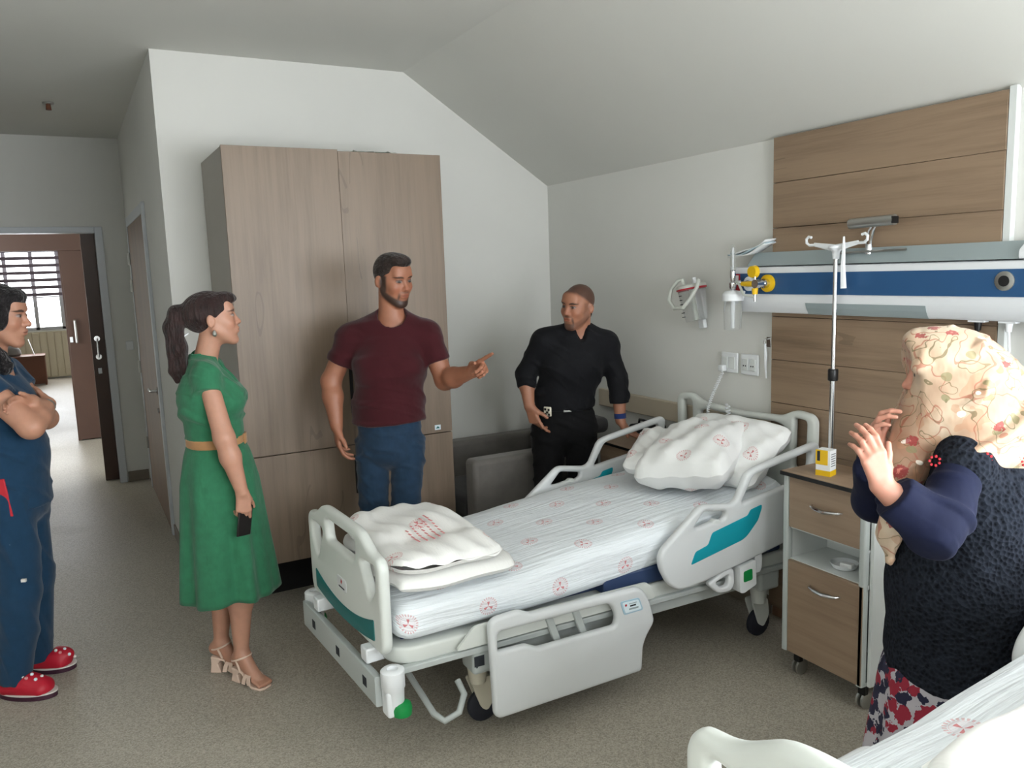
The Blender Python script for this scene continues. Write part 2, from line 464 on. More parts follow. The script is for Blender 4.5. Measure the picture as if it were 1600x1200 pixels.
# side door in the passage
d2 = struct(MB().box(-XC - 0.02, -XC, 1.10, 1.17, 0, 2.28).box(-XC - 0.02, -XC, 2.62, 2.69, 0, 2.28).box(-XC - 0.02, -XC, 1.17, 2.62, 2.21, 2.28).build('door_2', 'white_frame', bevel=0.003), 'pale frame of the brown side door')
leaf = MB().box(-XC - 0.014, -XC, 1.17, 2.62, 0.006, 2.21).build('door_leaf', 'wood_door', d2, bevel=0.002)
h = MB().tube([(-XC - 0.01, 1.27, 1.0), (-XC - 0.06, 1.27, 1.0), (-XC - 0.06, 1.29, 1.0), (-XC - 0.06, 1.42, 1.0)], 0.009).cyl((-XC - 0.012, 1.27, 1.0), (-XC - 0.02, 1.27, 1.0), 0.026)
h.cyl((-XC - 0.012, 1.27, 0.86), (-XC - 0.024, 1.27, 0.86), 0.02)
h.build('door_handle', 'chrome', leaf, smooth=True)
for z in (0.35, 1.0, 1.68, 1.9):
    MB().cyl((-XC - 0.022, 2.63, z), (-XC - 0.022, 2.63, z + 0.1), 0.012, n=10).build('hinge', 'brushed_metal', d2, smooth=True)
o = tag(MB().box(-2.535, -2.475, YF - 0.014, YF, 1.17, 1.25).build('light_switch', 'white_plastic', bevel=0.005), 'small white light switch on the shaded wall beside the doorway', 'switch')

# hall and ward across it
m = MB().box(-2.96, -1.4, 5.5, 5.6, 0, HC).box(-7.0, -3.95, 5.5, 5.6, 0, HC).box(-3.95, -2.96, 5.5, 5.6, 2.30, HC)
struct(m.build('wall_hall', 'wall_paint'))
struct(MB().box(-1.5, -1.4, YF + 0.1, 5.5, 0, HC).box(-7.0, -6.9, YF, 13, 0, HC).build('wall_hall_ends', 'wall_paint'))
struct(MB().box(-7.0, -1.4, YF + 0.1, 13.0, HC, HC + 0.1).build('ceiling_hall', 'ceiling_paint'))
struct(MB().box(-1.5, -1.4, 5.6, 12.9, 0, HC).build('wall_ward_side', 'wall_paint'))
d3 = struct(MB().box(-3.95, -2.2, 5.40, 5.48, 2.13, 2.36).box(-2.99, -2.95, 5.44, 5.62, 0, 2.14).build('door_3', 'brown_door', bevel=0.004), 'brown door surround across the hall')
leaf = MB().box(-2.975, -2.05, 5.42, 5.47, 0.012, 2.16).build('door_leaf', 'brown_door', d3, bevel=0.004)
MB().tube([(-2.90, 5.42, 1.36), (-2.90, 5.37, 1.36), (-2.90, 5.37, 1.12), (-2.90, 5.42, 1.12)], 0.014).build('pull_handle', 'brushed_metal', leaf, smooth=True)
MB().box(-2.965, -2.935, 5.412, 5.42, 1.12, 1.18).build('lock_plate', 'white_plastic', leaf)
m = MB().box(-7.0, -4.35, 12.8, 12.9, 0, HC).box(-2.62, -1.4, 12.8, 12.9, 0, HC).box(-4.35, -2.62, 12.8, 12.9, 2.5, HC).box(-4.35, -2.62, 12.8, 12.9, 0, 0.93)
struct(m.build('wall_ward', 'wall_paint'))
window('window_3', 'y', 12.8, -4.35, -2.62, 0.93, 2.5, 1, n=4)
wp = struct(MB().box(-4.35, -2.62, 12.755, 12.80, 0.03, 0.90).build('trim_1', 'cream_panel'), 'cream panelling under the far window')
for k in range(15):
    x = -4.33 + k * 0.122
    MB().box(x, x + 0.108, 12.742, 12.757, 0.05, 0.88).build('panel_board', 'cream_panel', wp, bevel=0.003)
bl = thing('zebra_blind', 'striped zebra roller blind over the top of the bright far window', 'blind', (-3.5, 12.72, 1.55))
MB().box(-0.85, 0.86, -0.03, 0.03, 0.93, 1.0).build('cassette', 'window_pvc', bl, bevel=0.006)
for k in range(7):
    z = 0.02 + k * 0.135
    MB().box(-0.84, 0.85, -0.003, 0.003, z, z + 0.058).build('stripe', 'blind_fabric', bl)
MB().box(-0.84, 0.85, -0.008, 0.008, -0.01, 0.012).build('bottom_bar', 'window_pvc', bl)
ds = thing('desk', 'brown wooden desk standing under the far window', 'desk', (-3.72, 12.05, 0))
MB().box(-0.32, 0.32, -0.28, 0.28, 0.50, 0.53).build('desktop', 'brown_desk', ds, bevel=0.003)
MB().box(0.28, 0.31, -0.26, 0.26, 0, 0.50).build('side_panel', 'brown_desk', ds)
MB().box(-0.31, -0.28, -0.26, 0.26, 0, 0.50).build('side_panel', 'brown_desk', ds)
MB().box(-0.28, 0.28, -0.26, -0.24, 0.02, 0.50).build('front_panel', 'brown_desk', ds)
bg = thing('equipment_bag', 'grey bag slumped on the brown desk behind the nurse', 'bag', (-3.90, 12.0, 0.53))
MB().lathe((0, 0, 0), (0, 0, 1), [(0, .11), (.04, .14), (.11, .13), (.17, .08), (.20, .04)], 14).build('bag_body', 'grey_upholstery', bg, smooth=True)
MB().tube([(-.05, 0, .17), (-.04, 0, .24), (.04, 0, .24), (.05, 0, .17)], .01).build('strap', 'black_leather', bg, smooth=True)
tag(MB().obox((-3.60, 11.9, 0.685), (1, 0, .25), (0, 1, 0), (-.25, 0, 1), .006, .21, .28).build('paper_folder', 'paper'), 'white paper folder leaning at the edge of the brown desk', 'folder')

sp = thing('ceiling_sprinkler', 'tiny brass sprinkler head on the dark passage ceiling', 'sprinkler', (-2.93, 1.6, HC))
MB().cyl((0, 0, 0), (0, 0, -.012), .035).build('escutcheon', 'brushed_metal', sp, smooth=True)
MB().cyl((0, 0, -.012), (0, 0, -.05), .014, .018).build('nozzle', 'brown_desk', sp, smooth=True)

# ------------------------------------------------------------------ wardrobe
wd = thing('wardrobe', 'tall oak-look wardrobe with grey sides behind the man in maroon', 'wardrobe', (-2.231, -0.656, 0))
WW, WD, Z0, ZS, ZT = 1.145, 0.636, 0.272, 0.849, 2.389
MB().box(0, 0.022, 0.02, WD, Z0, ZT).build('side_panel', 'wardrobe_side', wd, bevel=0.0015)
MB().box(WW - 0.022, WW, 0.02, WD, Z0, ZT).build('side_panel', 'wardrobe_side', wd, bevel=0.0015)
MB().box(0.022, WW - 0.022, 0.02, WD, ZT - 0.03, ZT - 0.008).build('top_panel', 'wardrobe_side', wd)
MB().box(0.022, WW - 0.022, 0.02, WD, Z0, Z0 + 0.022).build('bottom_panel', 'wardrobe_side', wd)
MB().box(0.022, WW - 0.022, WD - 0.008, WD, Z0, ZT).build('back_panel', 'wardrobe_side', wd)
xm = WW / 2
for x0, x1, z0, z1 in ((0.0, xm - 0.0006, ZS + 0.0025, ZT + 0.004), (xm + 0.0006, WW, ZS + 0.0025, ZT - 0.004), (0.0, xm - 0.0006, Z0, ZS - 0.0025), (xm + 0.0006, WW, Z0, ZS - 0.0025)):
    MB().box(x0, x1, 0.0, 0.019, z0, z1).build('door', 'wood_wardrobe', wd, bevel=0.001)
for z0, z1 in ((1.02, 1.28), (0.58, 0.79)):
    MB().box(xm - 0.012, xm + 0.006, -0.006, 0.004, z0, z1).build('handle', 'black_plastic', wd, bevel=0.002)
for x in (0.05, WW - 0.05):
    for y in (0.34, WD - 0.06):
        MB().cyl((x, y, 0), (x, y, Z0), 0.022).build('leg', 'black_plastic', wd, smooth=True)
MB().box(0.03, WW - 0.03, 0.30, 0.315, 0.0, Z0).build('gap_shade_board', 'gap_shade_black', wd)  # black board standing in for the shade in the gap below the doors
st = MB().box(1.038, 1.074, -0.0012, 0.0, 0.868, 0.896).build('sticker', 'sticker', wd); st['label'] = 'small white maker label'
MB().prism([(1.044, .876), (1.050, .884), (1.056, .889), (1.062, .884), (1.068, .876)], (0, -0.0018, 0), (1, 0, 0), (0, 0, 1), (0, 1, 0), .0006).build('print', 'teal_dark', st)
pb = thing('plastic_wrap', 'crumpled clear plastic lying on top of the wardrobe', 'wrap', (-1.42, -0.52, 2.36))
rr = random.Random(3); m = MB(); G = 9
vs = [(-.12 + .24 * i / G, -.05 + .12 * j / G, .030 + .02 * rr.random()) for j in range(G + 1) for i in range(G + 1)]
vs += [(x, y, .021) for x, y, z in vs]
m.add(vs, [(j * (G + 1) + i, j * (G + 1) + i + 1, (j + 1) * (G + 1) + i + 1, (j + 1) * (G + 1) + i) for j in range(G) for i in range(G)]
      + [tuple((G + 1) ** 2 + k for k in (j * (G + 1) + i, (j + 1) * (G + 1) + i, (j + 1) * (G + 1) + i + 1, j * (G + 1) + i + 1)) for j in range(G) for i in range(G)])
m.build('wrap_sheet', 'milky_plastic', pb, smooth='full')
pb.location.z = 2.36

# ------------------------------------------------------------------ armchair in the corner (faces left, arms to the wall and to us)
ac = thing('armchair', 'low grey upholstered companion armchair in the corner behind the man in black', 'armchair', (-0.55, -0.43, 0))


def rbox(name, b, m, parent, bevel=0.03, seg=4):
    return MB().box(*b).build(name, m, parent, bevel=bevel, seg=seg)


rbox('arm', (-.52, .42, .27, .40, .05, .665), 'grey_upholstery', ac)
rbox('arm', (-.50, .44, -.42, -.29, .05, .700), 'grey_upholstery', ac)
rbox('backrest', (.24, .44, -.285, .265, .05, .74), 'dark_upholstery', ac, .05)
rbox('seat_cushion', (-.48, .235, -.285, .265, .30, .45), 'dark_upholstery', ac, .04)
rbox('base', (-.46, .235, -.28, .26, .05, .295), 'dark_upholstery', ac, .01)
rbox('headrest', (.27, .45, -.40, -.10, .742, .84), 'dark_upholstery', ac, .04)
for x in (-.42, .36):
    for y in (-.34, .34):
        MB().cyl((x, y, 0), (x, y, .06), .02).build('foot', 'black_plastic', ac, smooth=True)

# ------------------------------------------------------------------ wall protection strip, oak headboard panel
wr = tag(MB().box(-.028, -.001, -2.038, -.60, .875, .985).build('bumper_rail', 'beige_vinyl', bevel=.006), 'padded beige bumper rail on the wall behind the raised bed head', 'wall rail')
pn = thing('headboard_panel', 'oak-look board panelling rising from the floor behind the blue bed-head unit', 'wall panel', (0, -2.577, 0))
edges = [2.310 - .2045 * k for k in range(12)]
for k in range(11):
    z1, z0 = edges[k], max(edges[k + 1], 0.0)
    MB().box(-.032, -.004, -.529, .529, z0 + .0014, z1 - .0006).build('board', 'wood_panel', pn, bevel=.0012, seg=1)
MB().box(-.008, -.001, -.527, .527, .002, 2.305).build('backing', 'wood_door', pn)
MB().box(-.030, -.001, -.556, -.532, 0.0, 2.32).build('edge_trim', 'cabinet_white', pn)

# ------------------------------------------------------------------ medical supply unit on the head wall
un = thing('bed_head_unit', 'long white and blue medical gas unit across the oak panel', 'medical unit', (0, -2.6, 1.6))
Y0, Y1 = .745, -1.6
prof = lambda pts: [(-a, b) for a, b in pts]
MB().prism(fillet([(-.034, -.088), (-.072, -.088), (-.088, -.060), (-.095, -.036), (-.095, .125), (-.034, .13)], .008, 3), (0, Y1, 0), (1, 0, 0), (0, 0, 1), (0, 1, 0), Y0 - Y1).build('housing', 'unit_white', un, smooth=True)
MB().box(-.099, -.094, Y1, Y0, .000, .096).build('blue_band', 'unit_blue', un)
MB().prism([(-.034, .13), (-.10, .13), (-.045, .192), (-.034, .192)], (0, Y1, 0), (1, 0, 0), (0, 0, 1), (0, 1, 0), Y0 - .10 - Y1).build('upper_light_cover', 'unit_grey', un, smooth=True)
MB().prism(fillet([(-.034, -.0885), (-.073, -.0885), (-.0895, -.060), (-.0962, -.037), (-.034, -.037)], .003, 3), (0, -.27, 0), (1, 0, 0), (0, 0, 1), (0, 1, 0), .57).build('lower_light_cover', 'unit_grey', un, smooth=True)
MB().prism(fillet([(-.034, .13), (-.105, .13), (-.105, .16), (-.07, .185), (-.034, .19)], .01, 3), (0, Y1, 0), (1, 0, 0), (0, 0, 1), (0, 1, 0), .99).build('end_cover', 'unit_white', un, smooth=True)
MB().box(-.1005, -.0985, .69, .742, .012, .094).build('red_sign', 'red_print', un)
MB().box(-.1015, -.1000, .70, .732, .052, .088).build('sign_plate', 'paper', un)
g = MB().lathe((-.098, -.565, .055), (-1, 0, 0), [(0, .034), (.006, .034), (.008, .028)], 20).build('nurse_call_socket', 'brushed_metal', un, smooth=True)
MB().cyl((-.107, -.565, .055), (-.108, -.565, .055), .019).build('socket_hole', 'black_plastic', g, smooth=True)
g = MB().lathe((-.098, .625, .048), (-1, 0, 0), [(0, .034), (.012, .034), (.014, .026), (.016, .026)], 20).build('vacuum_outlet', 'white_plastic', un, smooth=True)
MB().cyl((-.113, .625, .048), (-.118, .625, .048), .017).build('outlet_core', 'brushed_metal', g, smooth=True)
g = MB().lathe((-.098, .51, .050), (-1, 0, 0), [(0, .040), (.014, .040), (.016, .03)], 20).build('air_outlet', 'yellow_plastic', un, smooth=True)
MB().lathe((-.112, .51, .05), (-1, 0, 0), [(0, .022), (.02, .022), (.022, .015), (.05, .015), (.052, .02), (.075, .02)], 16).build('outlet_probe', 'chrome', g, smooth=True)
MB().cyl((-.175, .53, .05), (-.175, .60, .05), .014, .011).build('yellow_tap', 'yellow_plastic', g, smooth=True)
MB().cyl((-.175, .52, .03), (-.175, .52, .002), .015, .012).build('yellow_collar', 'yellow_plastic', g, smooth=True)
MB().cyl((-.175, .52, .09), (-.175, .52, -.03), .006).build('stem', 'chrome', g, smooth=True)
MB().cyl((-.165, .53, .105), (-.188, .53, .105), .030, .026).build('yellow_gauge', 'yellow_plastic', g, smooth=True)
for y, c in ((-.45, 'black_plastic'), (-.56, 'white_plastic'), (-.67, 'white_plastic')):
    MB().box(-.068, -.038, y - .03, y + .03, -.094, -.087).build('socket_cover', 'white_plastic', un)
    MB().cyl((-.053, y, -.09), (-.053, y, -.125), .014, .010).build('plug', c, un, smooth=True)
    MB().tube([(-.053, y, -.12), (-.06, y - .01, -.19), (-.06, y - .03 + (.07 if c == 'white_plastic' else 0), -.34), (-.05, y - .02, -.70)], .005, 6).build('cable', c, un, smooth=True)

# oxygen humidifier hanging on the unit
hu = thing('oxygen_humidifier', 'chrome flowmeter with small clear humidifier bottle at the unit end', 'flowmeter', (-.158, -1.922, 1.42))
MB().lathe((0, 0, .01), (0, 0, 1), [(0, .036), (.005, .040), (.10, .043), (.14, .040)], 20).build('bottle', 'clear_plastic', hu, smooth=True)
MB().lathe((0, 0, .15), (0, 0, 1), [(0, .050), (.03, .050), (.045, .036), (.05, .012)], 20).build('lid', 'white_plastic', hu, smooth=True)
MB().tube([(0.036, 0, .17), (0.06, -.01, .165), (.055, -.02, .19), (.03, -.02, .195)], .005, 6).build('lid_loop', 'white_plastic', hu, smooth=True)
MB().lathe((0, 0, .20), (0, 0, 1), [(0, .012), (.015, .018), (.035, .018), (.04, .010), (.06, .014), (.09, .014), (.095, .009)], 14).build('valve', 'chrome', hu, smooth=True)
MB().lathe((0, 0, .29), (0, 0, 1), [(0, .013), (.11, .012), (.125, .006)], 14).build('flow_tube', 'clear_plastic', hu, smooth=True)
MB().cyl((0, 0, .285), (0, 0, .40), .004).build('float_rod', 'white_plastic', hu, smooth=True)
MB().cyl((0, 0, .235), (.024, -.03, .235), .011).build('wall_probe', 'chrome', hu, smooth=True)
MB().tube([(0, -.02, .24), (-.02, -.06, .23), (-.03, -.10, .18), (-.02, -.16, .17)], .006, 8).build('hose', 'milky_plastic', hu, smooth=True)
MB().cyl((0, 0, .02), (0, 0, .15), .008).build('dip_tube', 'white_plastic', hu, smooth=True)

# suction jar on the wall
sj = thing('suction_jar', 'clear graduated suction jar with looped tube hung on the white wall', 'suction jar', (-.10, -1.605, 1.455))
sj.rotation_euler = (math.radians(-9), math.radians(-4), 0)
MB().lathe((0, 0, 0), (0, 0, 1), [(.003, .050), (0.004, .054), (.02, .057), (.17, .072)], 24).build('jar', 'clear_plastic', sj, smooth=True)
MB().lathe((0, 0, .17), (0, 0, 1), [(0, .076), (.018, .077), (.024, .070), (.026, .02)], 24).build('lid', 'milky_plastic', sj, smooth=True)
MB().lathe((0, 0, .168), (0, 0, 1), [(0, .0775), (.007, .0785)], 24).build('red_seal', 'red_print', sj, smooth=True)
MB().tube([(-.02, .03, .19), (-.02, .035, .225), (-.03, .06, .225), (-.05, .098, .19), (-.085, .09, .13), (-.10, .04, .085), (-.10, -.03, .08), (-.085, -.08, .12), (-.05, -.10, .17), (-.02, -.085, .205)], .010, 10).build('tube_loop', 'milky_plastic', sj, smooth=True)
MB().cyl((0, -.03, .19), (0, -.03, .225), .010).build('port', 'white_plastic', sj, smooth=True)
MB().box(.05, .075, .01, .05, -.04, .20).build('wall_bracket', 'white_plastic', sj, bevel=.004)
MB().cyl((0, 0, .01), (0, 0, .18), .012, n=10).build('float_shaft', 'milky_plastic', sj, smooth=True)
for k in range(6):
    MB().box(-.066, -.060, .012, .030, .03 + k * .022, .034 + k * .022).build('graduation', 'ink', sj)

# sockets, hook, nurse handset cord
for i, (y, lab) in enumerate(((-1.745, 'white wall socket with the coiled handset cord plugged in'), (-1.885, 'empty white double wall socket nearest the oak panel'))):
    s = thing('wall_socket', lab, 'socket', (0, y, 1.245), group='white wall sockets beside the panel')
    MB().box(-.014, -.0005, -.062, .055, -.052, .052).build('cover_plate', 'white_plastic', s, bevel=.006)
    for k in (-.028, .022):
        MB().box(-.020, -.013, k - .020, k + .020, -.030, .030).build('socket_face', 'cabinet_white', s, bevel=.003)
        if i:
            MB().cyl((-.0205, k - .007, -.006), (-.0212, k - .007, -.006), .004, n=8).build('pin_hole', 'ink', s)
            MB().cyl((-.0205, k + .007, -.006), (-.0212, k + .007, -.006), .004, n=8).build('pin_hole', 'ink', s)
        elif k > 0:
            MB().box(-.05, -.0205, k - .018, k + .018, -.045, -.012).build('plug', 'white_plastic', s, bevel=.006)
hk = thing('wall_hook', 'small chrome wall hook with a white tie dangling by the panel edge', 'hook', (0, -2.005, 1.36))
MB().box(-.006, -.0005, -.014, .014, -.02, .03).build('hook_plate', 'chrome', hk, bevel=.002)
MB().tube([(-.005, 0, .02), (-.03, 0, .02), (-.035, 0, 0), (-.02, 0, -.015)], .004, 8).build('hook_arm', 'chrome', hk, smooth=True)
MB().tube([(-.03, 0, .0), (-.028, -.004, -.05), (-.02, .004, -.11), (-.022, -.003, -.17)], .006, 6, radii=[.005, .008, .006, .004]).build('tie', 'white_plastic', hk, smooth=True)


def coil(path, r, turns, wire):
    P = [Vector(p) for p in path]; seg = [0]
    for a, b in zip(P, P[1:]): seg.append(seg[-1] + (b - a).length)
    out = []; n = turns * 9
    for i in range(n + 1):
        s = seg[-1] * i / n; k = max(j for j in range(len(seg) - 1) if seg[j] <= s + 1e-9); q = (s - seg[k]) / max(seg[k + 1] - seg[k], 1e-6)
        p = P[k].lerp(P[k + 1], q); d = (P[k + 1] - P[k]).normalized(); u = d.orthogonal().normalized(); v = d.cross(u); a = 2 * PI * turns * i / n
        out.append(p + u * (r * math.cos(a)) + v * (r * math.sin(a)))
    return MB().tube(out, wire, 5)


hc = thing('handset_cord', 'white coiled cord running from the socket down to the bed head', 'cord', (0, -1.7, 1.0))
coil([(-.048, -.04, .20), (-.08, -.01, .10), (-.115, -.005, .02), (-.13, -.02, -.05), (-.13, -.06, -.11)], .0075, 34, .0022).build('coil', 'white_plastic', hc, smooth=True)
coil([(-.115, -.145, .055), (-.118, -.15, .01), (-.118, -.16, -.03)], .012, 5, .003).build('loose_coil', 'white_plastic', hc, smooth=True)
MB().obox((-.118, -.17, -.065), (1, 0, 0), (0, 1, 0), (0, 0, 1), .022, .035, .09).build('handset', 'white_plastic', hc, bevel=.008)

# reading lamp and folded sheet on the unit
rl = thing('reading_lamp', 'brushed metal bar reading lamp on curved chrome arms above the unit', 'lamp', (-.06, -2.605, 1.795))
MB().cyl((-.050, .068, .095), (-.050, -.135, .099), .021).build('lamp_bar', 'brushed_metal', rl, smooth=True)
MB().box(-.070, -.034, -.139, -.134, .085, .112).build('end_cap', 'black_plastic', rl)
for y in (-.005, -.025):
    MB().tube([(0, y + .03, -.02), (-.005, y + .03, .02), (-.015, y + .01, .065), (-.03, y - .02, .09), (-.050, y - .03, .09)], .005, 8).build('arm', 'chrome', rl, smooth=True)
MB().cyl((0, .015, -.03), (0, .015, .01), .014).build('swivel', 'chrome', rl, smooth=True)
MB().tube([(-.012, .16, -.022), (-.012, -.16, -.016)], .005, 6).build('base_rod', 'brushed_metal', rl, smooth=True)
fs = thing('folded_cloth', 'pale blue folded disposable cloth lying on the unit end above the flowmeter', 'cloth', (-.066, -1.948, 1.772))
fs_m = mat('cloth_blue', srgb(176, 196, 206), .8, vary=(9, .15))
for k in range(3):
    mm = MB(); N = 14; vs = []
    for j in range(3):
        for i in range(N + 1):
            s = i / N; vs.append((-.035 + .035 * j, .12 - .24 * s, .006 + k * .008 + .055 * s * s + .004 * math.sin(9 * s + k * 2) + .003 * j))
    f = [(j * (N + 1) + i, j * (N + 1) + i + 1, (j + 1) * (N + 1) + i + 1, (j + 1) * (N + 1) + i) for j in range(2) for i in range(N)]
    o = mm.add(vs, f).build('fold', fs_m if k % 2 else MATS['paper'], fs, smooth='full')
    sm = o.modifiers.new('thick', 'SOLIDIFY'); sm.thickness = .006

# ------------------------------------------------------------------ IV pole at the bed head
iv = thing('iv_pole', 'chrome telescopic drip stand with white hooks at the bed head corner', 'iv pole', (-.135, -2.487, .30))
MB().cyl((0, 0, .0), (.002, 0, .97), .0125).build('lower_tube', 'chrome', iv, smooth=True)
MB().cyl((.002, 0, .95), (.004, 0, 1.475), .0095).build('upper_tube', 'chrome', iv, smooth=True)
MB().lathe((.002, 0, .94), (0, 0, 1), [(0, .019), (.004, .021), (.045, .021), (.05, .018)], 16).build('locking_collar', 'black_plastic', iv, smooth=True)
MB().lathe((.004, 0, 1.45), (0, 0, 1), [(0, .013), (.03, .016), (.045, .03), (.055, .03)], 14).build('hub', 'white_plastic', iv, smooth=True)
for s in (1, -1):
    yy = s
    MB().prism([(0, .012), (.11, .024), (.11, .008), (.03, -.012), (0, -.012)], (-.004, 0, 1.498), (0, yy, 0), (0, 0, 1), (1, 0, 0), .010).build('arm', 'white_plastic', iv, bevel=.003)
    MB().tube([(0.001, yy * .10, 1.512), (0.001, yy * .135, 1.512), (0.001, yy * .15, 1.522), (0.001, yy * .152, 1.538), (0.001, yy * .14, 1.548), (0.001, yy * .125, 1.544)], .006, 8).build('hook', 'white_plastic', iv, smooth=True)
MB().tube([(-.012, -.05, 1.54), (-.014, -.052, 1.49), (-.014, -.05, 1.42), (-.014, -.055, 1.33)], .008, 6, radii=[.004, .007, .010, .013]).build('tie_strap', 'white_plastic', iv, smooth=True)

# ------------------------------------------------------------------ bedside cabinets
def bedside(label, loc, rz, near=True):
    c = thing('bedside_cabinet', label, 'cabinet', loc, rz, group='oak and grey bedside cabinets')
    D, Wd, H = .25, .40, .885           # local: front at x=0 facing -x, width along -y
    for y in (0.0, -Wd + .028):
        MB().prism(fillet([(0, 0), (.030, 0), (.030, .028), (0, .028)], .008, 3), (-.006, y, .105), (1, 0, 0), (0, 1, 0), (0, 0, 1), H - .115).build('corner_post', 'cabinet_grey', c, smooth=True)
    for y in (0.002, -Wd + .012):
        MB().box(.024, D, y, y + .014, .105, H - .012).build('side_panel', 'cabinet_white', c)
    MB().box(D - .012, D, -Wd + .026, .002, .105, H - .012).build('back_panel', 'cabinet_white', c)
    MB().box(-.018, D - .002, -Wd - .008, .032, H - .012, H + .006).build('top_board', 'wood_cabinet', c, bevel=.003)
    MB().box(-.021, -.0178, -Wd - .008, .032, H - .012, H + .004).build('top_edge', 'black_plastic', c)
    dr = MB().box(-.004, .014, -Wd + .031, -.003, .655, .868).build('drawer', 'wood_cabinet', c, bevel=.002)
    MB().box(.012, D - .012, -Wd + .028, .002, .498, .515).build('shelf', 'cabinet_white', c)
    MB().box(.012, D - .012, -Wd + .028, .002, .645, .655).build('shelf', 'cabinet_white', c)
    MB().box(.012, D - .012, -Wd + .028, .002, .105, .120).build('floor_board', 'cabinet_white', c)
    do = MB().box(-.006, .012, -Wd + .031, -.003, .108, .512).build('door', 'wood_cabinet', c, bevel=.002)
    for par, z in ((dr, .775), (do, .435)):
        MB().tube([(-.004, -.12, z), (-.022, -.13, z), (-.030, -.16, z - .004), (-.032, -.20, z - .006), (-.028, -.235, z - .002), (-.022, -.255, z), (-.004, -.265, z)], .006, 8,
                  radii=[.004, .006, .0075, .0085, .0075, .006, .004]).build('handle', 'chrome', par, smooth=True)
    for x, y in ((.035, -.03), (.035, -Wd + .05), (D - .04, -.03), (D - .04, -Wd + .05)):
        k = MB().box(x - .012, x + .012, y - .016, y + .016, .06, .105).build('caster', 'black_plastic', c, bevel=.003)
        for s in (-1, 1):
            MB().lathe((x + .012, y + s * .008 - .006 * (s < 0), .034), (0, 1, 0), [(0, .030), (.002, .034), (.010, .034), (.012, .030)], 16).build('wheel', 'brushed_metal', k, smooth=True)
    return c


bedside('oak and grey bedside cabinet with an open shelf under the yellow medicine box', (-.40, -2.502, 0), 0)
tr = thing('shelf_clutter', 'small pale plastic tray in the open shelf of the front bedside cabinet', 'tray', (-.30, -2.70, .517))
MB().lathe((0, 0, 0), (0, 0, 1), [(0, .045), (.018, .055), (.02, .055), (.006, .043)], 16).build('dish', 'white_plastic', tr, smooth=True)
MB().obox((-.02, -.03, .022), (1, .2, 0), (-.2, 1, 0), (0, 0, 1), .03, .05, .018).build('packet', 'paper', tr, bevel=.003)
mb = thing('medicine_box', 'small yellow and white medicine carton standing on the front bedside cabinet', 'carton', (-.335, -2.628, .891), rz=.25)
MB().box(-.026, .026, -.030, .030, .022, .105).build('carton', 'paper', mb, bevel=.001)
MB().box(-.0265, .0265, -.0305, .0305, 0, .022).build('yellow_base', 'yellow_plastic', mb)
MB().box(-.0268, -.0255, -.020, .0305, .045, .1052).build('yellow_panel', 'yellow_plastic', mb)
MB().box(-.0272, -.0266, .012, .024, .06, .10).build('black_print', 'ink', mb)
for k in range(6):
    MB().box(-.018, .018, -.0309, -.0300, .040 + k * .0095, .0425 + k * .0095).build('print_line', 'ink', mb)
bg = thing('handbag', 'black handbag with metal studs on the cabinet behind the scarfed woman’s hands', 'bag', (-.235, -2.80, .891))
MB().prism(fillet([(-.085, 0), (.085, 0), (.075, .11), (-.07, .12)], .03, 4), (-.04, 0, 0), (0, 1, 0), (0, 0, 1), (1, 0, 0), .12).build('bag_body', 'black_leather', bg, smooth=True)
MB().tube([(.02, -.05, .11), (.02, -.05, .17), (.02, 0, .19), (.02, .05, .17), (.02, .05, .11)], .007, 8).build('strap', 'black_leather', bg, smooth=True)
for k in range(4):
    MB().lathe((-.043, -.05 + .032 * k, .05), (-1, 0, 0), [(0, .006), (.003, .004)], 8).build('stud', 'chrome', bg)

# cabinet on the far side, behind the raised rail, with a dark bag on it
c2 = bedside('pale bedside cabinet behind the far bed rail under the leaning man’s hand', (-.350, -1.075, 0), 0)
c2.scale = (1.2, .80, .872)
b2 = thing('dark_bag', 'dark blue bag lying on the pale cabinet behind the far bed rail', 'bag', (-.12, -1.22, .782))
MB().prism(fillet([(-.10, 0), (.10, 0), (.085, .075), (-.08, .085)], .03, 4), (-.07, 0, 0), (0, 1, 0), (0, 0, 1), (1, 0, 0), .13).build('bag_body', 'black_leather', b2, smooth=True)
MB().tube([(-.02, -.06, .07), (-.03, -.04, .10), (-.03, .04, .10), (-.02, .06, .07)], .007, 8).build('strap', 'black_leather', b2, smooth=True)
# ------------------------------------------------------------------ hospital beds (local frame: x along the bed from the foot, y across, +y = far side)
RAIL_A = [(.375, .47), (.380, .497), (.405, .512), (.504, .517), (.549, .492), (1.037, .486), (1.071, .46), (1.095, .409), (1.118, .327), (1.074, .269), (1.058, .231), (1.052, .129), (.405, .12), (.385, .138)]
RAIL_A_H = [(.408, .381), (.409, .446), (.419, .455), (.892, .452), (.915, .43), (.931, .389), (.923, .353), (.574, .353), (.526, .378)]
RAIL_B = [(1.147, .575), (1.167, .615), (1.367, .766), (1.53, .742), (1.558, .755), (1.615, .862), (1.66, .88), (2.03, .945), (2.056, .925), (2.03, .74), (1.99, .555), (1.93, .525), (1.372, .428), (1.25, .42), (1.195, .457), (1.156, .528)]
RAIL_B_SLOT = [(1.326, .676), (1.383, .735), (1.50, .715), (1.498, .692), (1.461, .676), (1.424, .682), (1.357, .672)]
RAIL_B_WIN = [(1.585, .735), (1.655, .848), (1.995, .905), (2.005, .89), (1.975, .79)]
TEAL = [(1.306, .521), (1.331, .574), (1.398, .59), (1.421, .639), (1.619, .679), (1.633, .702), (1.699, .714), (1.70, .699), (1.678, .647), (1.617, .59), (1.59, .576)]


def sym(half):
    return half + [(-a, b) for a, b in reversed(half)]


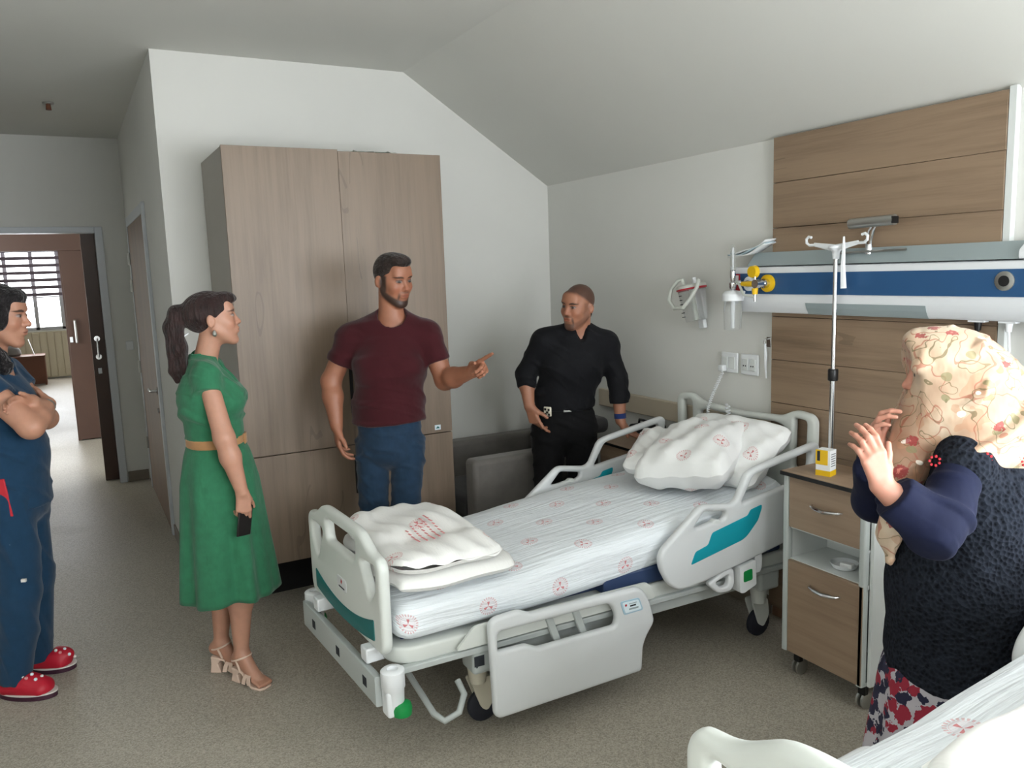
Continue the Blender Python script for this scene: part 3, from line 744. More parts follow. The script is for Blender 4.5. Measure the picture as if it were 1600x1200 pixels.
def make_bed(label, loc, th, lift=0.0):
    b = thing('hospital_bed', label, 'hospital bed', loc, th, group='adjustable hospital beds')
    XZ = lambda t: basis((0, t, lift), (1, 0, 0), (0, 0, 1), (0, -1, 0))
    YZ = lambda l: basis((l, 0, lift), (0, 1, 0), (0, 0, 1), (1, 0, 0))
    # foot end assembly, turned a little in its sockets
    fb = plate('footboard', fillet(sym([(.372, .425), (.392, .46), (.396, .745), (.375, .778), (.300, .786), (.215, .834), (.165, .842)]) , .03)
               , [fillet([(-.150, .708), (.150, .708), (.165, .795), (-.165, .795)], .022)] + [fillet([(s * .205, .735), (s * .300, .742), (s * .345, .745), (s * .338, .66), (s * .285, .60), (s * .24, .675)], .022) for s in (1, -1)],
               .042, .017, YZ(0), 'bed_plastic', b)
    fb.rotation_euler.z = .065
    top = [(-.32 + .64 * i / 14, .488 + .055 * ((i - 7) / 7) ** 2) for i in range(15)]; bot = [(.32 - .64 * i / 14, .432 + .03 * ((i - 7) / 7) ** 2) for i in range(15)]
    plate('teal_panel', fillet(top + bot, .012, 3), [], .012, .003, YZ(-.018), 'teal_dark', fb)
    lg = plate('maker_badge', fillet([(-.05, .545), (.05, .545), (.055, .60), (-.055, .60)], .02), [], .008, .003, YZ(-.019), 'bed_rail_plastic', fb)
    MB().prism([(-.008, .585), (0, .593), (.006, .58), (0, .572)], (-.0242, 0, lift), (0, 1, 0), (0, 0, 1), (1, 0, 0), .001).build('badge_mark', 'red_print', lg)
    MB().box(-.0242, -.0232, -.03, .03, .556 + lift, .561 + lift).build('badge_line', 'ink', lg)
    bar = MB().prism(fillet([(-.062, .262), (-.028, .262), (-.028, .365), (-.062, .375)], .008, 3), (0, -.40, lift), (1, 0, 0), (0, 0, 1), (0, 1, 0), .81).build('bumper_bar', 'bed_metal', b, smooth=True)
    bar.rotation_euler.z = .065
    for t in (-.30, -.02, .27):
        MB().box(-.0635, -.061, t - .018, t + .018, .30 + lift, .335 + lift).build('bar_decal', 'ink', bar)
    for t in (-.27, .27):
        MB().box(-.05, .03, t - .03, t + .03, .375 + lift, .43 + lift).build('board_socket', 'white_plastic', bar, bevel=.006)
    for s in (-1, 1):
        bm_ = MB().lathe((-.005, s * .425, .245 + lift), (0, 0, 1), [(0, .030), (.03, .036), (.085, .038), (.09, .042), (.15, .042), (.155, .036), (.156, .02), (.145, .018)], 20).build('corner_bumper', 'white_plastic', b, smooth=True)
        bm_.rotation_euler.z = .065
        MB().box(-.04, .012, s * .425 - .03, s * .425 + .03, .235 + lift, .33 + lift).build('bumper_arm', 'white_plastic', bm_, bevel=.01, seg=3)
        MB().lathe((.014, s * .447, .232 + lift), (0, 0, 1), [(0, .024), (.006, .034), (.028, .036), (.044, .032), (.05, .02)], 20).build('bumper_roller', 'green_plastic', bm_, smooth=True)
    # head board
    hb = plate('headboard', fillet(sym([(.44, .50), (.452, .55), (.460, 1.035), (.435, 1.062), (.345, 1.072), (.262, 1.035), (.0, 1.022)])[:-1], .03),
               [fillet([(-.285, .90), (.285, .90), (.285, .985), (.23, 1.0), (0, .99), (-.23, 1.0), (-.285, .985)], .02)] + [fillet([(s * .335, .80), (s * .405, .80), (s * .412, 1.03), (s * .34, 1.035)], .018) for s in (1, -1)],
               .042, .016, YZ(0), 'bed_plastic', b)
    hb.location.x = 2.035; hb.rotation_euler.z = .03
    # sleeping platform and frame
    out = fillet([(.03, -.40), (2.0, -.40), (2.0, .40), (.03, .40)], [.12, .05, .05, .12], 8)
    plate('platform', out, [], .062, .012, basis((0, 0, .412 + lift), (1, 0, 0), (0, 1, 0), (0, 0, 1)), 'bed_plastic', b)
    for s in (-1, 1):
        MB().prism(fillet([(.26, .40), (.34, .478), (1.12, .474), (1.16, .40)], .02, 4), (0, s * .430 - (.012 if s > 0 else 0), lift), (1, 0, 0), (0, 0, 1), (0, 1, 0), .012).build('side_flange', 'bed_plastic', b, smooth=True)
        MB().box(.35, 1.92, s * .345 - .022, s * .345 + .022, .295, .375).build('chassis_beam', 'bed_metal', b, bevel=.005)
        MB().box(.05, 1.95, s * .40 - .015, s * .40 + .015, .362 + lift, .385 + lift).build('platform_beam', 'bed_metal', b, bevel=.004)
    for x in (.48, 1.80):
        MB().box(x - .04, x + .04, -.345, .345, .30, .37).build('cross_beam', 'bed_metal', b, bevel=.005)
        MB().box(x - .06, x + .06, -.09, .09, .368, .392 + lift).build('lift_column', 'bed_metal', b, bevel=.005)
    MB().box(.30, .42, -.10, .10, .24, .36).build('motor_box', 'white_plastic', b, bevel=.012)
    MB().tube([(.16, .14, .25), (.16, -.14, .25), (.185, -.38, .16), (.21, -.42, .145), (.265, -.425, .165), (.305, -.385, .205), (.30, -.34, .24)], .0125, 10).build('brake_bar', 'bed_metal', b, smooth=True)
    for x, y in ((.425, -.26), (1.86, -.285), (.425, .26), (1.86, .285)):
        k = MB().lathe((x - .02, y * 1.12, .185), (0, 0, 1), [(0, .032), (.03, .036), (.06, .040), (.11, .043), (.112, .03)], 18).build('caster', 'cream_plastic' if x < 1 else 'bed_plastic', b, smooth=True)
        MB().prism(fillet([(-.05, .19), (.045, .19), (.055, .10), (.02, .05), (-.005, .065)], .02, 4), (x, y - .028, 0), (1, 0, 0), (0, 0, 1), (0, 1, 0), .012).build('fork', 'cream_plastic' if x < 1 else 'bed_plastic', k, smooth=True)
        MB().prism(fillet([(-.05, .19), (.045, .19), (.055, .10), (.02, .05), (-.005, .065)], .02, 4), (x, y + .016, 0), (1, 0, 0), (0, 0, 1), (0, 1, 0), .012).build('fork', 'cream_plastic' if x < 1 else 'bed_plastic', k, smooth=True)
        MB().lathe((x + .012, y - .014, .066), (0, 1, 0), [(0, .040), (0.001, .058), (.006, .066), (.022, .066), (.027, .058), (.028, .04)], 24).build('wheel', 'black_rubber', k, smooth=True)
    for x in (.40, 1.83):
        MB().box(x - .06, x + .06, -.40, -.29, .27, .365).build('corner_block', 'bed_metal', b, bevel=.014, seg=3)
    MB().box(.352, .3575, -.402, -.399, .30, .335).build('block_decal', 'ink', b)
    MB().box(.345, .385, -.4025, -.400, .305, .345).build('icon_decal', 'ink', b)
    # side rails
    for t, dl, far in ((-.455, 0.0, False), (.455, -.14, True)):
        r = plate('head_side_rail', fillet([(a + dl, z) for a, z in RAIL_B], .03), [fillet([(a + dl, z) for a, z in RAIL_B_SLOT], .012), fillet([(a + dl, z) for a, z in RAIL_B_WIN], .02)], .036, .015, XZ(t), 'bed_rail_plastic', b)
        for sgn in (1, -1):
            plate('teal_inset', fillet([(a + dl, z) for a, z in TEAL], .010, 3), [], .004, .001, XZ(t + sgn * .0175), 'teal_bright', r)
        plate('release_lever', fillet([(1.385 + dl, .655), (1.44 + dl, .690), (1.47 + dl, .684), (1.475 + dl, .668), (1.40 + dl, .645)], .008), [], .03, .006, XZ(t), 'cabinet_white', r)
        if not far:
            mc = MB().prism(fillet([(1.578, .340), (1.575, .455), (1.665, .472), (1.672, .36), (1.60, .335)], .008, 3), (0, t - .02, lift), (1, 0, 0), (0, 0, 1), (0, 1, 0), .08).build('rail_mechanism', 'white_plastic', b, smooth=True)
            MB().prism(fillet([(1.596, .384), (1.596, .432), (1.644, .438), (1.646, .388)], .008, 4), (0, t - .0225, lift), (1, 0, 0), (0, 0, 1), (0, 1, 0), .003).build('green_button', 'green_plastic', mc, smooth=True)
            plate('rail_hinge', fillet([(1.41, .41), (1.47, .355), (1.54, .352), (1.562, .38), (1.556, .45), (1.52, .46)], .02), [fillet([(1.45, .408), (1.485, .378), (1.525, .378), (1.53, .43)], .014)], .03, .008, XZ(t + .01), 'white_plastic', b)
            plate('rail_hinge', fillet([(1.675, .40), (1.71, .40), (1.722, .42), (1.722, .50), (1.68, .49)], .012), [], .03, .008, XZ(t + .01), 'white_plastic', b)
    for t in (-.462, .462):
        r = plate('foot_side_rail', fillet(RAIL_A, .022), [fillet(RAIL_A_H, .014)], .036, .015, XZ(t), 'bed_rail_plastic', b)
        if t < 0:
            s = plate('sticker', fillet([(.944, .449), (1.036, .447), (1.056, .392), (.962, .390)], .010), [], .003, .001, XZ(t - .0185), 'sticker_blue', r)
            plate('sticker_face', fillet([(.953, .443), (1.031, .441), (1.047, .398), (.968, .396)], .008), [], .002, .0006, XZ(t - .0203), 'sticker', s)
            for (a0, a1, z, h_, mm) in ((.985, 1.022, .431, .003, 'unit_grey'), (.990, 1.018, .420, .006, 'ink'), (.985, 1.03, .407, .007, 'unit_grey')):
                MB().box(a0, a1, t - .0222, t - .0208, z + lift, z + h_ + lift).build('print', mm, s)
            MB().cyl((.970, t - .0222, .430 + lift), (.970, t - .0208, .430 + lift), .005, n=10).build('print', 'red_print', s)
        for x in (.66, .78):
            MB().obox((x, t * .93, .40 + lift), (1, 0, .35), (0, 1, 0), (-.35, 0, 1), .03, .02, .15).build('rail_arm', 'bed_metal', b, bevel=.004)
    return b


BED = dict(bx=-2.10, by=-1.86, th=-.015)
make_bed('hospital bed with turquoise-inset rails made up with printed sheets in the room centre', (BED['bx'], BED['by'], 0), BED['th'])
make_bed('second hospital bed, only its cream footboard corner showing at the lower right edge', (-2.10, -4.26, 0), 0.0, .245)


# ------------------------------------------------------------------ linen
def uvmesh(name, V, F, UV, m, parent=None, smooth='full'):
    me = bpy.data.meshes.new(name); me.from_pydata(V, [], F)
    l = me.uv_layers.new(name='UVMap')
    for poly, uvs in zip(me.polygons, UV):
        for li, q in zip(poly.loop_indices, uvs): l.data[li].uv = q
    me.update(); return link(name, me, m, parent, smooth)


def make_mattress(label, loc, th, lift):
    root = thing('mattress', label, 'mattress', loc, th)
    ZT = ([0.04, .10, .55, .86, 1.2, 1.54, 1.93], [.600, .612, .624, .664, .697, .722, .790])
    ZB = ([0.04, .6, 1.0, 1.2, 1.5, 1.93], [.447, .449, .466, .494, .52, .56])
    NL, NC = 76, 44; w = .402; V = []; UVV = []
    ls = [.055 + 1.885 * (0.5 - 0.5 * math.cos(PI * i / NL)) * .25 + 1.885 * (i / NL) * .75 for i in range(NL + 1)]
    for i, l in enumerate(ls):
        e = min(1.0, (i + .15) / 4.0, (NL - i + .15) / 4.0); e = math.sqrt(1 - (1 - e) ** 2)
        zt = float(np.interp(l, *ZT)); zb = float(np.interp(l, *ZB)); zc = (zt + zb) / 2; hh = (zt - zb) / 2
        arc = 0.0; prev = None
        for j in range(NC + 1):
            a = -PI * .5 + 2 * PI * j / NC; a = -PI * 1.0 + .35 - 2 * PI * j / NC + PI
            # superellipse, starts on the underside near edge, runs up the near side, over the top
            ang = PI * 1.30 - 2 * PI * j / NC
            c, s = math.cos(ang), math.sin(ang); n = 5.0
            k = (abs(c) ** n + abs(s) ** n) ** (-1 / n)
            y = w * c * k * (.86 + .14 * e); z = zc + hh * s * k * (.35 + .65 * e)
            y += .004 * math.sin(l * 9 + 3 * s) * abs(c) ; z += (.003 * math.sin(l * 5 + y * 7) + .002 * math.sin(l * 23 + y * 15)) * max(s, 0)
            if prev is not None: arc += math.hypot(y - prev[0], z - prev[1])
            prev = (y, z); V.append((l, y, z + lift)); UVV.append((l + .055, arc - .40))
    F = []; U = []
    W1 = NC + 1
    for i in range(NL):
        for j in range(NC):
            q = (i * W1 + j, i * W1 + j + 1, (i + 1) * W1 + j + 1, (i + 1) * W1 + j); F.append(q); U.append([UVV[k] for k in q])
    for i in (0, NL):
        q = tuple(i * W1 + j for j in range(NC)); q = q if i else q[::-1]; F.append(q); U.append([UVV[k] for k in q])
    uvmesh('fitted_sheet', V, F, U, 'sheet', root)
    MB().box(.09, 1.90, -.33, .33, .446 + lift, .50 + lift).box(.93, 1.90, -.392, .392, .446 + lift, .52 + lift).build('mattress_base', 'navy_vinyl', root, bevel=.010)
    return root


make_mattress('mattress in a white fitted sheet printed with small red emblems on the central bed', (BED['bx'], BED['by'], 0), BED['th'], 0)
make_mattress('white sheeted mattress of the second bed at the lower right edge', (-2.10, -4.26, 0), 0, .245)


def pillow(name, label, L, Wd, H, M4, seed, parent_bed):
    rnd = random.Random(seed); N = 30; V = []; UVV = []
    ph = [rnd.uniform(0, 6) for _ in range(6)]
    for side in (1, -1):
        for j in range(N + 1):
            for i in range(N + 1):
                u = -1 + 2 * i / N; v = -1 + 2 * j / N
                k = (1 - abs(u) ** 3.2) * (1 - abs(v) ** 3.2); h = H * max(k, 0) ** .42
                pin = 1 - .07 * (1 - abs(u) ** 2) * abs(v) ** 4 - 0; pin2 = 1 - .07 * (1 - abs(v) ** 2) * abs(u) ** 4
                sq = 1 - .10 * (abs(u) * abs(v)) ** 4; x = L / 2 * u * pin2 * sq; y = Wd / 2 * v * pin * sq
                wob = .010 * math.sin(5 * u + ph[0]) * math.sin(4 * v + ph[1]) + .006 * math.sin(11 * v + 4 * u + ph[2]) + .004 * math.sin(17 * u - 9 * v + ph[3])
                z = side * h + wob * min(1, k * 3)
                edge = max(abs(u), abs(v))
                if edge > .93: z += .005 * math.sin(14 * u + ph[4]) * math.sin(13 * v + ph[5])
                V.append(M4 @ Vector((x, y, z))); UVV.append((x + (0 if side > 0 else 1.3) + ph[0] * .05, y + ph[1] * .03))
    F = []; U = []; n1 = N + 1
    for s in (0, 1):
        o = s * n1 * n1
        for j in range(N):
            for i in range(N):
                q = (o + j * n1 + i, o + j * n1 + i + 1, o + (j + 1) * n1 + i + 1, o + (j + 1) * n1 + i)
                if s: q = q[::-1]
                F.append(q); U.append([UVV[k] for k in q])
    o = uvmesh(name, V, F, U, 'pillowcase', None)
    return tag(o, label, 'pillow', 'pillows on the central bed')


def bedM(l, t, z, rz=0, rx=0, ry=0):
    return Matrix.Translation((BED['bx'], BED['by'], 0)) @ Matrix.Rotation(BED['th'], 4, 'Z') @ Matrix.Translation((l, t, z)) @ Matrix.Rotation(rz, 4, 'Z') @ Matrix.Rotation(ry, 4, 'Y') @ Matrix.Rotation(rx, 4, 'X')


R = math.radians
pillow('pillow', 'upright white pillow leaning against the headboard of the central bed', .40, .60, .075, bedM(1.80, -.125, .882, R(6), 0, R(-36)), 1, None)
pillow('pillow', 'white pillow tucked half under the front one by the far rail', .50, .38, .065, bedM(1.650, .095, .838, R(40), R(6), R(-10)), 2, None)
pillow('pillow', 'plump white pillow lying on top at the front of the pile', .56, .46, .105, bedM(1.645, -.110, .880, R(30), R(-8), R(-12)), 3, None)


def blanket(label, loc, th, lift, seed=5, l0=.055, l1=.545, y0=-.425, y1=.30):
    root = thing('folded_blanket', label, 'blanket', loc, th)
    specs = ((l0, l1, y0, y1, .636, .696, 0), (l0 + .01, l1 - .045, y0 + .012, y1 + .015, .698, .764, 1))
    for (a0, a1, b0, b1, z0, z1, s) in specs:
        N, Mm = 40, 40; V = []; UVV = []
        for side in (1, -1):
            for j in range(Mm + 1):
                for i in range(N + 1):
                    u = -1 + 2 * i / N; v = -1 + 2 * j / Mm
                    k = (1 - abs(u) ** 7) * (1 - abs(v) ** 7); h = (z1 - z0) / 2 * max(k, 0) ** .36
                    sq = 1 - .09 * (abs(u) * abs(v)) ** 3; x = (a0 + a1) / 2 + (a1 - a0) / 2 * u * sq; y = (b0 + b1) / 2 + (b1 - b0) / 2 * v * sq
                    x += .012 * math.sin(6 * v + s * 2); y += .008 * math.sin(5 * u + s)
                    z = (z0 + z1) / 2 + side * h
                    if side > 0 and s: z += .008 * math.sin(7 * v - 2 * u + .5) + .005 * math.sin(13 * u + 5 * v) - .012 * math.exp(-((v + .25) / .12) ** 2)
                    else: z += .003 * math.sin(7 * v)
                    z += float(np.interp(x, [.04, .10, .55, .86, 1.2, 1.54], [-.012, -.004, .0, .042, .075, .100]))
                    V.append((x, y, z + lift)); UVV.append((x + .11 + .2 * s, y + .165))
        F = []; U = []; n1 = N + 1
        for ss in (0, 1):
            o = ss * n1 * (Mm + 1)
            for j in range(Mm):
                for i in range(N):
                    q = (o + j * n1 + i, o + j * n1 + i + 1, o + (j + 1) * n1 + i + 1, o + (j + 1) * n1 + i)
                    if ss: q = q[::-1]
                    F.append(q); U.append([UVV[k] for k in q])
        uvmesh('upper_fold' if s else 'lower_fold', V, F, U, 'blanket_cover', root)
    return root


bk = blanket('white folded duvet with red printed lettering at the foot of the central bed', (BED['bx'], BED['by'], 0), BED['th'], 0)
rp = random.Random(11); m = MB()
for row in range(5):
    x = .335 - row * .030; y = .02 - .03 * row
    while y > -.20 - .012 * row:
        wd_ = rp.uniform(.012, .03)
        zz = .7705 + .008 * math.sin(7 * ((y + .0625) / .3695) + .5)
        m.obox((x, y - wd_ / 2, zz + .0005), (1, .12, 0), (-.12, 1, 0), (0, 0, 1), .006, wd_, .002); y -= wd_ + .008
m.build('printed_lettering', 'pale_red_print', bk)['kind'] = 'stuff'
blanket('bright white folded duvet on the second bed at the lower right edge', (-2.10, -4.26, 0), 0, .245, 8, .16, 1.40, -.36, .175)
# ------------------------------------------------------------------ people: bodies and clothes grown as smooth implicit surfaces
f32 = np.float32


def V3(*a): return np.array(a if len(a) > 1 else a[0], dtype=float)
def unit(v): v = np.asarray(v, float); return v / np.linalg.norm(v)


class Field:
    """signed distance field on a grid that is finer where asked; mesh() extracts one continuous surface"""
    def __init__(self, lo, hi, h, fine=()):
        self.ax = []
        for a in range(3):
            p = [float(lo[a])]
            while p[-1] < hi[a]:
                st = h
                for c, r, fh in fine:
                    if c[a] - r <= p[-1] < c[a] + r: st = min(st, fh)
                p.append(p[-1] + st)
            self.ax.append(np.array(p, f32))
        self.F = np.full([len(a) for a in self.ax], 9.0, f32)

    def region(self, lo, hi):
        sl = []
        for a in range(3):
            i0 = int(np.searchsorted(self.ax[a], lo[a])); i1 = int(np.searchsorted(self.ax[a], hi[a])); sl.append(slice(max(i0 - 1, 0), min(i1 + 1, len(self.ax[a]))))
        sl = tuple(sl)
        x, y, z = (self.ax[a][sl[a]] for a in range(3))
        return sl, x[:, None, None], y[None, :, None], z[None, None, :]

    def put(self, fn, lo, hi, k=.02, op='u'):
        mg = k + .02
        sl, X, Y, Z = self.region(np.asarray(lo) - mg, np.asarray(hi) + mg)
        a = self.F[sl]
        if a.size == 0: return self
        d = fn(X, Y, Z).astype(f32)
        if op == 'u':
            h = np.clip(.5 + .5 * (a - d) / k, 0, 1); self.F[sl] = a + (d - a) * h - k * h * (1 - h)
        else:
            d = -d; h = np.clip(.5 - .5 * (a - d) / k, 0, 1); self.F[sl] = a + (d - a) * h + k * h * (1 - h)
        return self

    def cap(self, a, b, ra, rb=None, k=.02, op='u', flat=False):
        a = V3(a); b = V3(b); rb = ra if rb is None else rb; ab = b - a; L2 = float(ab @ ab); L = math.sqrt(L2); r = max(ra, rb)

        def fn(X, Y, Z):
            px, py, pz = X - a[0], Y - a[1], Z - a[2]
            s = (px * ab[0] + py * ab[1] + pz * ab[2]) / L2; t = np.clip(s, 0, 1)
            d = np.sqrt((px - t * ab[0]) ** 2 + (py - t * ab[1]) ** 2 + (pz - t * ab[2]) ** 2) - (ra + (rb - ra) * t)
            if flat: d = np.maximum(d, (s - 1) * L)
            return d
        return self.put(fn, np.minimum(a, b) - r, np.maximum(a, b) + r, k, op)

    def chain(self, pts, radii, k=.02):
        for i in range(len(pts) - 1): self.cap(pts[i], pts[i + 1], radii[i], radii[i + 1], k)
        return self

    def ell(self, c, r, Rm=None, k=.02, op='u'):
        c = V3(c); r = V3(r); Rm = np.eye(3) if Rm is None else np.asarray(Rm, float); m = float(r.max())

        def fn(X, Y, Z):
            px, py, pz = X - c[0], Y - c[1], Z - c[2]
            q = [(px * Rm[0, i] + py * Rm[1, i] + pz * Rm[2, i]) for i in range(3)]
            k0 = np.sqrt(sum((q[i] / r[i]) ** 2 for i in range(3))); k1 = np.sqrt(sum((q[i] / r[i] ** 2) ** 2 for i in range(3))) + 1e-6
            return k0 * (k0 - 1) / k1
        return self.put(fn, c - m, c + m, k, op)

    def ecap(self, a, b, side, A, B, k=.04, op='u', flat=False):
        """limb with elliptical section; A=(half width along side, half depth)"""
        a = V3(a); b = V3(b); ab = b - a; L = np.linalg.norm(ab); ax = ab / L; u = V3(side); u = unit(u - ax * (u @ ax)); v = np.cross(ax, u); r = max(A + B)

        def fn(X, Y, Z):
            px, py, pz = X - a[0], Y - a[1], Z - a[2]
            s = px * ax[0] + py * ax[1] + pz * ax[2]; t = np.clip(s / L, 0, 1); over = s - t * L
            pu = px * u[0] + py * u[1] + pz * u[2]; pv = px * v[0] + py * v[1] + pz * v[2]
            w = A[0] + (B[0] - A[0]) * t; d = A[1] + (B[1] - A[1]) * t; mn = np.minimum(w, d)
            k0 = np.sqrt((pu / w) ** 2 + (pv / d) ** 2 + (over / mn) ** 2); k1 = np.sqrt((pu / w ** 2) ** 2 + (pv / d ** 2) ** 2 + (over / mn ** 2) ** 2) + 1e-5
            dd = k0 * (k0 - 1) / k1
            if flat: dd = np.maximum(dd, s - L)
            return dd
        return self.put(fn, np.minimum(a, b) - r, np.maximum(a, b) + r, k, op)

    def cut(self, p, n, k=.004):
        """remove everything on the side the normal points to"""
        p = V3(p); n = unit(n); X, Y, Z = self.ax[0][:, None, None], self.ax[1][None, :, None], self.ax[2][None, None, :]
        d = ((X - p[0]) * n[0] + (Y - p[1]) * n[1] + (Z - p[2]) * n[2]).astype(f32); a = self.F
        h = np.clip(.5 - .5 * (a - d) / k, 0, 1); self.F = a + (d - a) * h + k * h * (1 - h)
        return self

    def arrays(self, smooth=2):
        F = self.F; S = F < 0; n = F.shape
        c = np.zeros([q - 1 for q in n], np.int8)
        for i in (0, 1):
            for j in (0, 1):
                for k in (0, 1): c += S[i:n[0] - 1 + i, j:n[1] - 1 + j, k:n[2] - 1 + k]
        act = (c > 0) & (c < 8); idx = np.argwhere(act); vid = np.full(act.shape, -1, np.int32); vid[act] = np.arange(len(idx))
        P = np.zeros((len(idx), 3)); cnt = np.zeros(len(idx)); cor = {}
        for i in (0, 1):
            for j in (0, 1):
                for k in (0, 1): cor[i, j, k] = F[idx[:, 0] + i, idx[:, 1] + j, idx[:, 2] + k]
        xs = [self.ax[a] for a in range(3)]
        for a in range(3):
            o = [q for q in range(3) if q != a]
            for p in (0, 1):
                for q in (0, 1):
                    c0 = [0, 0, 0]; c0[o[0]] = p; c0[o[1]] = q; c1 = list(c0); c1[a] = 1
                    f0, f1 = cor[tuple(c0)], cor[tuple(c1)]; m = (f0 < 0) != (f1 < 0); t = np.where(m, f0 / np.where(m, f0 - f1, 1), 0)
                    X = np.stack([xs[b][idx[:, b] + c0[b]] for b in range(3)], 1).astype(float); X[:, a] += t * (xs[a][idx[:, a] + 1] - xs[a][idx[:, a]])
                    P += X * m[:, None]; cnt += m
        P /= np.maximum(cnt, 1)[:, None]
        Q = []
        for a in range(3):
            b, c2 = [(1, 2), (2, 0), (0, 1)][a]
            s0 = [slice(None)] * 3; s1 = [slice(None)] * 3; s0[a] = slice(0, n[a] - 1); s1[a] = slice(1, n[a])
            D = S[tuple(s0)] != S[tuple(s1)]; e = np.argwhere(D); e = e[(e[:, b] > 0) & (e[:, c2] > 0) & (e[:, b] < n[b] - 1) & (e[:, c2] < n[c2] - 1)]
            ins = S[e[:, 0], e[:, 1], e[:, 2]]
            def at(db, dc):
                g = e.copy(); g[:, b] += db; g[:, c2] += dc; return vid[g[:, 0], g[:, 1], g[:, 2]]
            q = np.stack([at(-1, -1), at(0, -1), at(0, 0), at(-1, 0)], 1); q[~ins] = q[~ins][:, ::-1]; Q.append(q)
        Q = np.concatenate(Q); Q = Q[(Q >= 0).all(1)]
        for _ in range(smooth):
            acc = np.zeros_like(P); num = np.zeros(len(P))
            for i in range(4):
                a_, b_ = Q[:, i], Q[:, (i + 1) % 4]
                for ax_ in range(3):
                    acc[:, ax_] += np.bincount(a_, P[b_, ax_], len(P)) + np.bincount(b_, P[a_, ax_], len(P))
                num += np.bincount(a_, minlength=len(P)) + np.bincount(b_, minlength=len(P))
            P = P * .45 + (acc / np.maximum(num, 1)[:, None]) * .55
        return P, Q

    def build(self, name, m, parent, origin, smooth=2, paint=None, disp=None):
        P, Q = self.arrays(smooth)
        if disp is not None: P = disp(P, Q)
        me = bpy.data.meshes.new(name); L = P - np.asarray(origin)
        me.vertices.add(len(L)); me.vertices.foreach_set('co', L.astype(f32).ravel())
        me.loops.add(Q.size); me.loops.foreach_set('vertex_index', Q.astype(np.int32).ravel())
        me.polygons.add(len(Q)); me.polygons.foreach_set('loop_start', np.arange(0, Q.size, 4, dtype=np.int32)); me.polygons.foreach_set('loop_total', np.full(len(Q), 4, np.int32))
        me.polygons.foreach_set('use_smooth', np.ones(len(Q), bool))
        me.update(calc_edges=True); me.validate()
        if paint is not None:
            col = np.ones((len(P), 4), f32); col[:, :3] = paint(P)
            at = me.color_attributes.new('Col', 'FLOAT_COLOR', 'POINT'); at.data.foreach_set('color', col.ravel())
        return link(name, me, m, parent)


def frame(fwd, up=(0, 0, 1)):
    """3x3 with columns right, forward, up"""
    f = unit(fwd); r = unit(np.cross(f, V3(up))); u = np.cross(r, f)
    return np.stack([r, f, u], 1)


def tilt(Rm, roll=0, pitch=0):
    """roll about forward (+ = head leans to its right), pitch (+ = looks down)"""
    cr, sr = math.cos(roll), math.sin(roll); cp, sp = math.cos(pitch), math.sin(pitch)
    A = np.array([[cr, 0, sr], [0, 1, 0], [-sr, 0, cr]]); B = np.array([[1, 0, 0], [0, cp, sp], [0, -sp, cp]])
    return Rm @ B @ A


